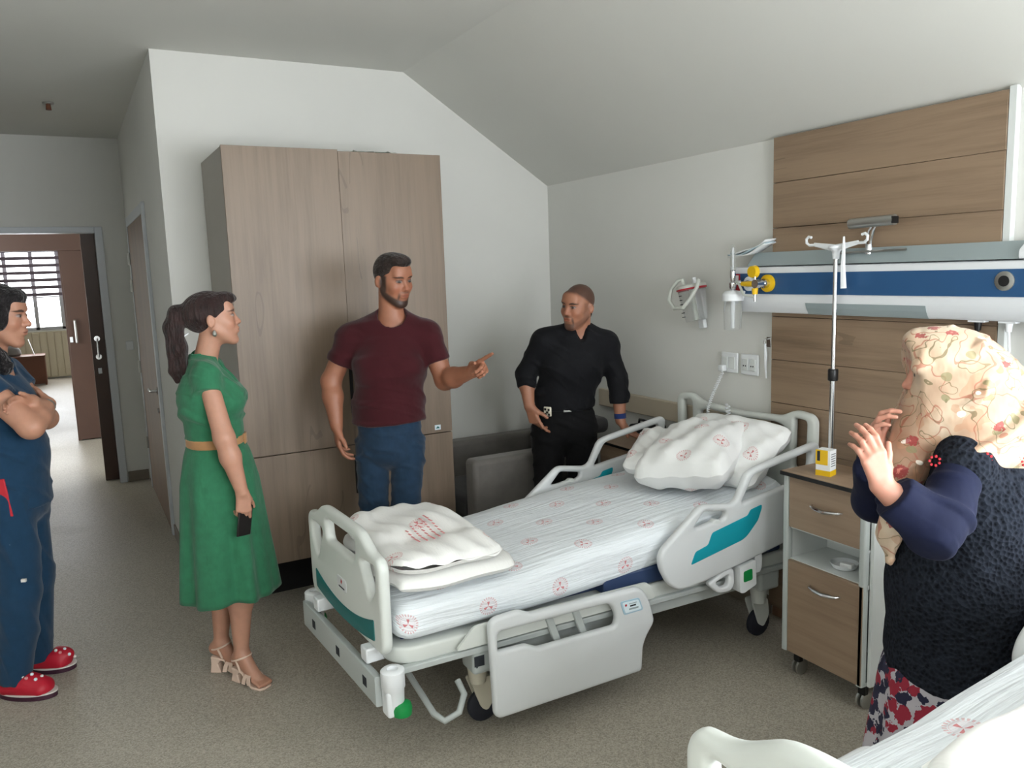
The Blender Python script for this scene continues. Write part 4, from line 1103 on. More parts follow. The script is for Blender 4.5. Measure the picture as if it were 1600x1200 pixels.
class Head:
    def __init__(self, H, Rm, s=1.0, male=True, gaze=0.0, nose=1.0):
        self.H = V3(H); self.R = Rm; self.s = s; self.male = male; self.gaze = gaze; self.nose = nose

    def w(self, *p): return self.H + self.R @ (V3(*p) * self.s)
    def loc(self, P): return ((P - self.H) @ self.R) / self.s

    def add(self, F):
        w, s, R_ = self.w, self.s, self.R; E = lambda c, r, k=.015, op='u': F.ell(w(*c), V3(*r) * s, R_, k * s, op)
        C = lambda a, b, ra, rb, k=.012: F.cap(w(*a), w(*b), ra * s, rb * s, k * s)
        m = self.male
        E((0, -.018, .034), (.0755, .094, .086), .02)
        E((0, .022, -.012), (.066, .064, .088), .03)
        E((0, .038, -.060), (.052, .046, .052), .025)
        for x in (-1, 1):
            C((x * .056, -.004, -.040), (x * .018, .060, -.100), .020 if m else .016, .018, .02)
            E((x * .040, .056, -.022), (.024, .024, .024), .02)
        E((0, .066, -.103), (.026 if m else .020, .020, .018), .018)
        E((0, .073, .034), (.052, .016, .014 if m else .010), .018)
        E((0, .060, .062), (.050, .024, .030), .025)
        for x in (-1, 1): E((x * .032, .097, .010), (.019, .016, .0125), .012, 's')
        for x in (-1, 1): E((x * .0315, .0735, .009), (.0135, .0135, .0125), .003)
        n = self.nose
        C((0, .078, .020), (0, .098 * n + .0, -.020), .0075, .0105, .012)
        E((0, .099 * n, -.025), (.0115, .0115, .010), .008)
        for x in (-1, 1): E((x * .0125, .088, -.028), (.008, .010, .008), .008)
        E((0, .079, -.056), (.026, .016, .018), .014)
        E((0, .0925, -.0515), (.021, .0065, .0058), .006); E((0, .0905, -.0635), (.019, .0070, .0065), .006)
        E((0, .100, -.0575), (.022, .006, .0022), .004, 's')
        for x in (-1, 1):
            F.ell(w(x * .081, -.016, -.004), V3(.0095, .018, .029) * s, R_ @ np.array([[math.cos(.35 * x), -math.sin(.35 * x), 0], [math.sin(.35 * x), math.cos(.35 * x), 0], [0, 0, 1]]), .006 * s)
            E((x * .091, -.006, -.001), (.007, .010, .017), .006, 's')
        return self

    def paint(self, P, skin, hair=(.02, .014, .01), lip=None, beard=0, stubble=None, buzz=None, brow=1.0, lipmix=.7, shade=None):
        q = self.loc(P); x, y, z = q[:, 0], q[:, 1], q[:, 2]; ax = np.abs(x); near = (np.abs(q) < .16).all(1)
        col = np.tile(np.asarray(skin, float), (len(P), 1)); skin = np.asarray(skin, float)
        def mixin(mask, c, a=1.0):
            mk = (np.clip(mask, 0, 1) * near * a)[:, None]; col[:] = col * (1 - mk) + np.asarray(c, float) * mk
        soft = lambda v, e=.003: np.clip(.5 + v / e, 0, 1)
        front = soft(y - .045, .01)
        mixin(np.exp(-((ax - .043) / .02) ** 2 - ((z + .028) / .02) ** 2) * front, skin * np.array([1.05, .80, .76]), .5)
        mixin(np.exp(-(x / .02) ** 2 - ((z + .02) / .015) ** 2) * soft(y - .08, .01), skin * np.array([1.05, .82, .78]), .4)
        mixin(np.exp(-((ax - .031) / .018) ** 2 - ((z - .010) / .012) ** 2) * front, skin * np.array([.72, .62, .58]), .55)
        if buzz is not None:
            hl = soft(z - (.052 + .25 * np.clip(-(y - .02), -.05, .2) * -1.0), .008)
            scalp = np.clip((z - (.072 - .0 * x) + .9 * np.clip(.055 - y, 0, .1)) / .02, 0, 1) * soft(.075 - y - .2 * np.clip(.09 - z, 0, 1), .02) * soft(z + .045 - .4 * np.clip(y + .02, 0, .1), .02)
            mixin(scalp, buzz, .82)
        if stubble is not None or beard:
            jl = -.040 - .62 * np.clip(y - .0, 0, .1)                      # line of the lower jaw, falling towards the chin
            jaw = soft(-(z - jl - .010), .012) * soft(y + .004, .010)
            side = soft(ax - .056, .006) * soft(y + .004, .008) * soft(.030 - y, .012) * soft(.03 - z, .008) * soft(z + .12, .006)
            mous = soft(.030 - ax, .006) * np.exp(-((z + .0425) / .0045) ** 2) * soft(y - .06, .01)
            chin = soft(-(z + .083), .008) * soft(.034 - ax, .01) * soft(y - .03, .01)
            ring = soft(.034 - ax, .004) * soft(ax - .026, .004) * soft(-(z + .045), .004) * soft(z + .095, .006) * soft(y - .055, .01)
            if beard: bd = np.maximum.reduce([jaw * soft(ax - .014, .012), side, mous * .6, chin, ring * .8])
            else: bd = np.maximum.reduce([jaw * soft(ax - .014, .012) * .55, side * .45, mous * 1.2, chin * 1.1, ring * 1.1])
            bd = np.clip(bd, 0, 1.2) * soft(z + .128, .01) * soft(z - (jl - .034), .016)
            cheek = np.exp(-((ax - .035) / .018) ** 2 - ((z + .030) / .022) ** 2); bd = bd * (1 - .9 * cheek)
            mixin(bd, hair if beard else stubble, .93 if beard else .75)
        lp = np.exp(-np.maximum((x / .024) ** 2 + ((z + .0575) / .0105) ** 2 - .55, 0) * 4) * soft(y - .07, .01)
        mixin(lp, lip if lip is not None else skin * np.array([.86, .52, .50]), lipmix)
        mixin(np.exp(-((z + .0575) / .0018) ** 2) * soft(.021 - ax, .004) * soft(y - .07, .01), skin * .22, .8)
        ey = soft(1 - ((ax - .0315) / .0145) ** 2 - ((z - .009) / .0058) ** 2, .5) * front
        mixin(ey, (.24, .205, .19)); gx = x - self.gaze
        mixin(soft(1 - ((np.abs(gx) - .0315) / .0072) ** 2 - ((z - .0085) / .0072) ** 2, .5) * ey, (.025, .016, .012))
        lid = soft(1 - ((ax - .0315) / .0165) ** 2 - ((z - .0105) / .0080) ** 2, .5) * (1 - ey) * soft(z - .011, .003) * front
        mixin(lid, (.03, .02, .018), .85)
        bw = soft(1 - ((ax - .034) / .0225) ** 2 - ((z - .0305 + 6.0 * (ax - .036) ** 2) / .0050) ** 2, .5) * front
        mixin(bw, hair, .88 * brow)
        for sx in (-1, 1): mixin(np.exp(-((x - sx * .0085) / .0035) ** 2 - ((z + .032) / .003) ** 2) * soft(y - .08, .01), skin * .3, .7)
        return col


def hand(F, wrist, d, n, thumb_side, s=1.0, curl=((10, 20, 15),) * 4, thumb=(.75, .6, .25), spread=.05, thumb_bend=.3):
    """palm, four jointed fingers and a thumb. d: finger direction, n: way the palm faces, thumb_side: way the thumb points"""
    w = V3(wrist); d = unit(d); n = V3(n); n = unit(n - d * (n @ d)); t = unit(np.cross(d, n)); t = t if t @ V3(thumb_side) > 0 else -t
    offs = (.026, .0088, -.0088, -.025); kd = (.086, .090, .086, .078); fl = (.042, .046, .042, .033)
    tips = []
    for i in range(4):
        kn = w + (d * kd[i] + t * offs[i]) * s
        F.cap(w + (d * .008 + t * offs[i] * .55) * s, kn, .0135 * s, .0108 * s, .012 * s)
        p = kn; dirv = unit(d + t * spread * (1.5 - i)); ang = 0.0; r = (.0092, .0094, .0090, .0080)[i] * s
        for j, (c, ln) in enumerate(zip(curl[i], (fl[i], fl[i] * .62, fl[i] * .50))):
            ang += math.radians(c); v = dirv * math.cos(ang) + n * math.sin(ang); q = p + v * ln * s
            F.cap(p, q, r, r * .90, .004 * s); p = q; r *= .90
        tips.append(p)
    tb = w + (d * .022 + t * .020 + n * .006) * s
    F.cap(w + (d * .006 + t * .010) * s, tb + (d * .018 + t * .012) * s, .0165 * s, .0135 * s, .014 * s)
    tv = unit(d * thumb[0] + t * thumb[1] + n * thumb[2]); p = tb + (d * .018 + t * .012) * s; q = p + tv * .034 * s
    F.cap(p, q, .0115 * s, .0100 * s, .006 * s)
    tv2 = unit(tv * (1 - thumb_bend) + d * thumb_bend); F.cap(q, q + tv2 * .027 * s, .0100 * s, .0082 * s, .004 * s)
    return tips


def bodymat(name, rough=.5, sss=.12):
    m = bpy.data.materials.new(name); m.use_nodes = True; MATS[name] = m; t = NT(m); b = t.n['Principled BSDF']
    a = t.node('ShaderNodeAttribute', attribute_name='Col'); c = t.coord()
    n = t.noise(c, 38.0, 3.0); v = t.m('ADD', t.m('MULTIPLY', n, .22), .89)
    mx = t.node('ShaderNodeVectorMath', operation='SCALE'); t.l.new(a.outputs['Color'], mx.inputs[0]); t.l.new(v, mx.inputs['Scale'])
    t.l.new(mx.outputs[0], b.inputs['Base Color']); b.inputs['Roughness'].default_value = rough
    b.inputs['Subsurface Weight'].default_value = sss; b.inputs['Subsurface Radius'].default_value = (1, .4, .25); b.inputs['Subsurface Scale'].default_value = .006
    t.l.new(t.bump(t.noise(c, 420.0, 2.0), .08, .001), b.inputs['Normal'])
    return m


bodymat('skin')


def cloth(name, col, rough=.85, weave=600, wrinkle=.35, wscale=(9, 9, 5), vary=.08, sheen=.15):
    m = bpy.data.materials.new(name); m.use_nodes = True; MATS[name] = m; t = NT(m); b = t.n['Principled BSDF']; c = t.coord()
    f = t.noise(c, 26.0, 3.0); lo = tuple(x * (1 - vary) for x in col[:3]) + (1,); hi = tuple(min(1, x * (1 + vary)) for x in col[:3]) + (1,)
    t.l.new(t.ramp(f, [(.3, lo), (.7, hi)]), b.inputs['Base Color']); b.inputs['Roughness'].default_value = rough; b.inputs['Sheen Weight'].default_value = sheen; b.inputs['Specular IOR Level'].default_value = .2
    w = t.noise(t.coord('Object', wscale), 1.0, 3.0, .5); fine = t.noise(c, weave, 2.0)
    nb = t.bump(w, wrinkle, .03); t.l.new(t.bump(fine, .12, .001, nb), b.inputs['Normal'])
    return m


def wrinkles(amp=.004, fx=38.0, axis=(0, 0, 1), seed=0.0, zmask=None):
    """soft ridged cloth folds, pushed along the surface normals"""
    rnd = random.Random(seed); a = unit(axis); W = []
    for i in range(5):
        d = unit(a + V3(rnd.uniform(-.55, .55), rnd.uniform(-.55, .55), rnd.uniform(-.35, .35)))
        W.append((d * fx * rnd.uniform(.7, 1.7), rnd.uniform(0, 6.28), V3(rnd.uniform(-14, 14), rnd.uniform(-14, 14), rnd.uniform(-9, 9)), rnd.uniform(0, 6.28)))

    def f(P, Q):
        n = np.cross(P[Q[:, 2]] - P[Q[:, 0]], P[Q[:, 3]] - P[Q[:, 1]]); N = np.zeros_like(P)
        for k in range(4):
            for c in range(3): N[:, c] += np.bincount(Q[:, k], n[:, c], len(P))
        N /= np.linalg.norm(N, axis=1)[:, None] + 1e-9
        w = np.zeros(len(P))
        for d, ph, d2, p2 in W:
            gate = np.clip(.5 + .9 * np.sin(P @ d2 + p2), 0, 1); w += gate * (.45 - np.abs(np.sin((P @ d + ph + 1.3 * np.sin(P @ d2 * .6 + ph)) * .5)))
        if zmask is not None: w = w * zmask(P[:, 2])
        return P + N * (amp * 1.5 * np.maximum(w + .25, -.10))[:, None]
    return f


def arm(F, sh, el, wr, r=(.050, .041, .043, .027), k=.02):
    sh, el, wr = V3(sh), V3(el), V3(wr)
    F.cap(sh, el, r[0], r[1], k); F.cap(el, el + (wr - el) * .35, r[2], r[2] * 1.02, k); F.cap(el + (wr - el) * .35, wr, r[2] * 1.02, r[3], k)


def leg(F, hip, kn, an, r=(.082, .058, .056, .036), k=.03):
    hip, kn, an = V3(hip), V3(kn), V3(an)
    F.cap(hip, kn, r[0], r[1], k); m = kn + (an - kn) * .3; F.cap(kn, m, r[2], r[2] * 1.05, k); F.cap(m, an, r[2] * 1.05, r[3], k)


def person(label, base):
    return thing('person', label, 'person', (base[0], base[1], 0), group=None)


def shoe_field(heel, toe, w=.042, h=.05, grid=.006):
    heel, toe = V3(heel), V3(toe); lo = np.minimum(heel, toe) - .09; hi = np.maximum(heel, toe) + .09; lo[2] = -.01; hi[2] = .16
    F = Field(lo, hi, grid); d = unit(toe - heel); side = np.cross(d, (0, 0, 1)); z = V3(0, 0, 1)
    F.ecap(heel + d * .035 + z * .035, toe - d * .05 + z * .030, side, (w * .85, .035), (w * 1.05, .030), .03)
    F.cap(heel + d * .045 + z * .05, heel + d * .055 + z * (h + .03), w * .9, w * .85, .03)
    F.ecap(heel + d * .03 + z * .012, toe - d * .045 + z * .012, side, (w * .9, .012), (w * 1.1, .012), .008)
    F.cut((0, 0, .002), (0, 0, -1))
    return F
# ================================================================== man in the maroon T-shirt, pointing
cloth('maroon_cotton', srgb(56, 12, 19), wrinkle=.25, vary=.06); cloth('denim', srgb(28, 50, 71), rough=.8, weave=900, wrinkle=.35, vary=.16)
mat('dark_shoe', srgb(38, 36, 36), .5)


def man_maroon():
    base = (-1.62, -1.12); f = unit((-.30, -.954, 0)); left = V3(-f[1], f[0], 0); up = V3(0, 0, 1)
    p = person('man in a maroon T-shirt and blue jeans pointing across the bed', base); O = (base[0], base[1], 0)
    hd = Head((-1.583, -1.165, 1.722), tilt(frame((.33, -.944, 0)), .04, .20), .985, True, gaze=.004)
    shR, shL = V3(-1.772, -1.048, 1.458), V3(-1.446, -1.210, 1.462)
    elR, wrR = V3(-1.868, -1.000, 1.250), V3(-1.876, -1.075, 1.040)
    elL, wrL, knL, tipL = V3(-1.385, -1.262, 1.235), V3(-1.352, -1.494, 1.294), V3(-1.328, -1.583, 1.330), V3(-1.300, -1.676, 1.366)
    pel = V3(-1.625, -1.115, .96); chest = V3(-1.610, -1.128, 1.32); neck = V3(-1.595, -1.142, 1.600)
    hips = (V3(-1.705, -1.075, .92), V3(-1.548, -1.155, .92)); kn = (V3(-1.722, -1.085, .50), V3(-1.590, -1.150, .50)); an = (V3(-1.735, -1.055, .075), V3(-1.590, -1.125, .075))

    def torso(F, g=0.0, full=True):
        F.ecap(pel, pel + up * .14, left, (.150 + g, .120 + g), (.148 + g, .124 + g), .05)
        F.ecap(pel + up * .14 + f * .01, chest + f * .005, left, (.148 + g, .126 + g), (.152 + g, .122 + g), .06)
        F.ecap(chest, neck - up * .13, left, (.150 + g, .120 + g), (.125 + g, .078 + g), .06)
        for s in (shR, shL):
            F.cap(neck - up * .050, s, .044 + g, .050 + g, .04); F.ell(chest + (s - neck) * .42 + f * .07 + up * .05, (.065 + g, .06 + g, .055 + g), None, .05)
        F.cap(shR - up * .02, shL - up * .02, .048 + g, .048 + g, .05)

    F = Field((-2.0, -1.78, -.01), (-1.20, -.86, 1.90), .008, ((hd.H, .17, .0034), (wrL + V3(0, -.1, .04), .12, .0036), (wrR - up * .07, .10, .0040)))
    torso(F, -.016); F.cap(neck - up * .05, hd.w(0, -.02, -.05), .060, .056, .03)
    hd.add(F)
    arm(F, shR, elR, wrR, (.056, .046, .047, .030)); arm(F, shL, elL, wrL, (.056, .046, .047, .030))
    for i in (0, 1): leg(F, hips[i], kn[i], an[i], (.068, .050, .048, .034))
    for i in (0, 1): F.cap(an[i], an[i] + f * .12 - up * .03, .036, .03, .03)
    dR = unit(V3(.02, -.06, -1)); hand(F, wrR, dR, unit(V3(.95, -.1, 0)), unit(V3(-.1, -1, 0)), 1.05, ((18, 25, 20), (22, 28, 22), (26, 30, 22), (30, 32, 25)), thumb=(.85, .35, .35))
    dL = unit(knL - wrL); nL = unit(V3(-.80, -.1, -.55)); curlL = ((-4, 4, 3), (62, 75, 40), (70, 80, 45), (75, 80, 45)); hand(F, wrL, dL, nL, V3(0, -.2, 1), 1.06, curlL, thumb=(.9, .15, .6), spread=.03)
    sk = np.array(srgb(150, 99, 75)[:3]); hair = np.array(srgb(34, 24, 20)[:3])
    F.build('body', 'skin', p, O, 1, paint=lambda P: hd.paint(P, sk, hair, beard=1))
    # T-shirt
    F = Field((-1.98, -1.42, 1.00), (-1.28, -.88, 1.62), .0065); torso(F, .012)
    F.ecap(pel + up * .02, pel + up * .18, left, (.168, .138), (.162, .136), .03)
    for s, e in ((shR, elR), (shL, elL)):
        q = s + (e - s) * .60; F.cap(s, q, .060, .062, .03, flat=True)
    F.cut((pel[0], pel[1], 1.045), (0, 0, -1)); F.cap(neck - up * .045 + f * .035, neck + up * .2 + f * .05, .066, .080, .008, 's')
    F.build('t_shirt', 'maroon_cotton', p, O, 2, disp=wrinkles(.0065, 48, (.7, 0, 1), 3, lambda z: .45 + .75 * np.exp(-((z - 1.12) / .10) ** 2)))
    # jeans
    F = Field((-1.90, -1.36, .02), (-1.40, -.86, 1.10), .0065)
    F.ecap(pel - up * .04, pel + up * .12, left, (.152, .118), (.154, .122), .04)
    for i in (0, 1): F.cap(hips[i], kn[i], .084, .066, .012); F.cap(kn[i], an[i] + up * .02, .065, .056, .012, flat=True)
    F.cut((0, 0, 1.075), (0, 0, 1))
    F.build('jeans', 'denim', p, O, 2, disp=wrinkles(.0065, 70, (.4, .2, 1), 5, lambda z: .9 * np.exp(-((z - .52) / .14) ** 2) + .8 * np.exp(-((z - .12) / .1) ** 2) + .8 * np.exp(-((z - .88) / .07) ** 2) + .3))
    for i in (0, 1): shoe_field(an[i] - f * .06 - up * .075, an[i] + f * .20 - up * .075, .046).build('shoe', 'dark_shoe', p, O)
    # hair: fuller top, tight sides
    F = Field(hd.H - .16, hd.H + .17, .0040); E = lambda c, r, k=.012, op='u': F.ell(hd.w(*c), V3(*r) * hd.s, hd.R, k, op)
    E((0, -.020, .040), (.0795, .098, .090)); E((0, .028, .105), (.056, .058, .028), .02); E((0, .062, .096), (.044, .026, .018), .02)
    E((0, .115, .000), (.080, .075, .074), .012, 's'); E((0, .05, -.085), (.10, .14, .085), .01, 's'); E((0, -.06, -.13), (.2, .2, .085), .02, 's')
    for x in (-1, 1): E((x * .088, -.004, -.010), (.018, .024, .034), .006, 's')
    cloth('hair_brown_black', srgb(36, 26, 22), rough=.55, weave=300, wrinkle=.5, wscale=(60, 20, 60), vary=.5)
    F.build('hair', 'hair_brown_black', p, O, 1)


man_maroon()

# ================================================================== man in black leaning on the cabinet
cloth('black_shirt_cloth', srgb(15, 16, 20), rough=.8, sheen=.03, wrinkle=.35); cloth('black_trouser_cloth', srgb(12, 12, 14), rough=.85, sheen=.02, wrinkle=.3)


def man_black():
    base = (-.585, -1.08); f = unit((-.42, -.907, 0)); left = V3(-f[1], f[0], 0); up = V3(0, 0, 1)
    p = person('man in a black shirt and trousers leaning on the far cabinet', base); O = (base[0], base[1], 0)
    hd = Head((-.583, -1.222, 1.548), tilt(frame((-.955, -.30, 0)), -.10, .10), .965, True, gaze=-.003)
    neck = V3(-.552, -1.188, 1.475); pel = V3(-.585, -1.070, .93); chest = V3(-.562, -1.128, 1.24)
    shR, shL = V3(-.718, -1.088, 1.370), V3(-.405, -1.225, 1.345)
    elR, wrR = V3(-.792, -1.010, 1.185), V3(-.812, -1.075, 1.020); elL, wrL = V3(-.345, -1.245, 1.125), V3(-.345, -1.262, .912)
    hips = (V3(-.668, -1.030, .88), V3(-.505, -1.110, .88)); kn = (V3(-.690, -1.040, .48), V3(-.515, -1.125, .48)); an = (V3(-.700, -1.00, .075), V3(-.530, -1.080, .075))

    def torso(F, g=0.0):
        F.ecap(pel, pel + up * .12, left, (.150 + g, .108 + g), (.142 + g, .108 + g), .05)
        F.ecap(pel + up * .12, chest, left, (.142 + g, .110 + g), (.158 + g, .118 + g), .06)
        F.ecap(chest, neck - up * .125, left, (.158 + g, .116 + g), (.12 + g, .078 + g), .06)
        for s in (shR, shL):
            F.cap(neck - up * .050, s, .042 + g, .048 + g, .04); F.ell(chest + (s - neck) * .42 + f * .06 + up * .05, (.065 + g, .06 + g, .055 + g), None, .05)
        F.cap(shR - up * .02, shL - up * .02, .046 + g, .046 + g, .05)

    F = Field((-.95, -1.42, -.01), (-.22, -.86, 1.73), .008, ((hd.H, .165, .0034), (wrR - up * .08, .10, .0038), (wrL - up * .06, .09, .0038)))
    torso(F, -.016); F.cap(neck - up * .05, hd.w(0, -.025, -.05), .058, .055, .03); hd.add(F)
    arm(F, shR, elR, wrR, (.044, .036, .040, .029)); arm(F, shL, elL, wrL, (.044, .036, .038, .029))
    for i in (0, 1): leg(F, hips[i], kn[i], an[i], (.068, .050, .048, .034)); F.cap(an[i], an[i] + f * .12 - up * .03, .036, .03, .03)
    hand(F, wrR, unit(V3(.18, -.30, -.93)), unit(V3(.9, .3, 0)), V3(.3, -.95, 0), 1.05, ((15, 22, 15), (34, 40, 25), (48, 50, 30), (55, 50, 30)), thumb=(.75, .55, .45))
    hand(F, wrL, unit(V3(.42, -.42, -.80)), unit(V3(-.56, .56, -.60)), V3(-.7, -.7, 0), 1.02, ((-34, 10, 10), (-34, 8, 10), (-34, 10, 10), (-32, 12, 10)), thumb=(.7, .6, .0), spread=.12)
    sk = np.array(srgb(156, 107, 83)[:3]); hair = np.array(srgb(36, 27, 24)[:3])
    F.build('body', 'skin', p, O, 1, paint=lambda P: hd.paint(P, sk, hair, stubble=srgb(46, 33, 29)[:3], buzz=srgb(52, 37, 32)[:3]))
    F = Field((-.92, -1.44, .96), (-.24, -.88, 1.52), .0065); torso(F, .011)
    for s, e, w_, q in ((shR, elR, wrR, .40), (shL, elL, wrL, .55)):
        F.cap(s, e, .060, .055, .03); F.cap(e, e + (w_ - e) * q, .056, .050, .02, flat=True)
        F.cap(e + (w_ - e) * (q - .16), e + (w_ - e) * q, .055, .054, .006, flat=True)
    for sg in (-1, 1): F.cap(neck + f * .055 - up * .035 + left * sg * .02, neck - f * .02 + up * .030 + left * sg * .062, .014, .014, .012)
    F.cut((pel[0], pel[1], .985), (0, 0, -1)); F.cap(neck - up * .085 + f * .075, neck + up * .15 + f * .04, .022, .075, .010, 's'); F.cap(neck - up * .01, neck + up * .2, .058, .07, .006, 's')
    F.build('shirt', 'black_shirt_cloth', p, O, 2, disp=wrinkles(.0060, 52, (.7, 0, 1), 8))
    F = Field((-.86, -1.34, .02), (-.34, -.86, 1.05), .0065)
    F.ecap(pel - up * .05, pel + up * .09, left, (.160, .118), (.156, .120), .04)
    for i in (0, 1): F.cap(hips[i], kn[i], .094, .075, .03); F.cap(kn[i], an[i] + up * .02, .075, .066, .03, flat=True)
    F.cut((0, 0, 1.005), (0, 0, 1)); F.build('trousers', 'black_trouser_cloth', p, O, 2, disp=wrinkles(.005, 60, (.4, .2, 1), 9))
    F = Field((-.80, -1.26, .96), (-.38, -.90, 1.04), .005); F.ecap(pel + up * .045, pel + up * .075, left, (.161, .125), (.161, .125), .004); F.cut((0, 0, .980), (0, 0, -1)); F.cut((0, 0, 1.012), (0, 0, 1))
    belt = F.build('belt', 'black_leather', p, O)
    c = pel + up * .065 + f * .122; MB().obox(V3(*c) - V3(*O), left, f, up, .045, .010, .030).build('buckle', 'brushed_metal', belt, bevel=.003)
    for i in (0, 1): shoe_field(an[i] - f * .06 - up * .075, an[i] + f * .20 - up * .075, .046).build('shoe', 'dark_shoe', p, O)
    # wrist band and belt badge
    a = wrL + (elL - wrL) * .12; d = unit(elL - wrL)
    m = MB().cyl(V3(*(a - d * .014)) - V3(*O), V3(*(a + d * .014)) - V3(*O), .033); cloth('wristband_blue', srgb(34, 52, 104)); m.build('wristband', 'wristband_blue', p, smooth=True)
    bc = V3(*pel) + up * .055 - left * .105 + f * .100; bx = unit(f * .8 - left * .6); by = np.cross(up, bx)
    bd = MB().obox(bc - V3(*O), by, bx, up, .045, .012, .052).build('belt_pouch', 'cream_plastic', p, bevel=.004)
    for a_, z_ in ((-.011, .012), (.010, .010), (0, -.004), (-.010, -.014), (.012, -.016)):
        MB().obox(bc + by * a_ + up * z_ + bx * .0065 - V3(*O), by, bx, up, .012, .002, .012).build('patch', 'black_plastic', bd)


man_black()
# ================================================================== woman in the green dress
cloth('green_linen', srgb(46, 108, 77), rough=.85, weave=500, wrinkle=.4, wscale=(14, 14, 7), vary=.10)
cloth('belt_tan', srgb(166, 124, 84), rough=.7, wrinkle=.1); cloth('hair_dark', srgb(40, 24, 22), rough=.5, weave=260, wrinkle=.7, wscale=(70, 70, 12), vary=.5)
mat('nude_leather', srgb(214, 188, 170), .45); mat('phone_case', srgb(24, 20, 20), .3); mat('phone_edge', srgb(150, 96, 70), .4)


def skirt(name, m, parent, O, rings, folds, seed, thick=.004):
    """rings: list of (centre xyz, half width along u, half depth along v, fold depth); u,v horizontal axes"""
    N = 120; V = []; rnd = random.Random(seed); ph = [rnd.uniform(0, 6.28) for _ in range(4)]
    for (c, u, v, a, b_, fd, tl) in rings:
        for i in range(N):
            t = 2 * PI * i / N
            w = 1 + fd * (.6 * math.sin(folds * t + ph[0]) + .4 * math.sin((folds * 2 - 3) * t + ph[1]) + .3 * math.sin(3 * t + ph[2]))
            p = V3(c) + u * (a * w * math.cos(t)) + v * (b_ * w * math.sin(t)) + V3(0, 0, 1) * (tl * (math.sin(3 * t + ph[3]) * .5 + .6 * math.sin(t + ph[1])))
            V.append(tuple(p - V3(O)))
    n = len(rings); F = [(k * N + i, k * N + (i + 1) % N, (k + 1) * N + (i + 1) % N, (k + 1) * N + i) for k in range(n - 1) for i in range(N)]
    o = MB().add(V, F).build(name, m, parent, smooth='full'); s = o.modifiers.new('thick', 'SOLIDIFY'); s.thickness = thick; s.offset = -1
    return o


def lerp_rings(keys, n, u, v):
    """keys: (z, cx, cy, a, b, fold, tl) -> interpolated rings"""
    K = np.array(keys, float); zs = np.linspace(K[0, 0], K[-1, 0], n); out = []
    for z in zs:
        q = [np.interp(-z, -K[:, 0], K[:, j]) for j in range(1, 7)]
        out.append(((q[0], q[1], z), u, v, q[2], q[3], q[4], q[5]))
    return out


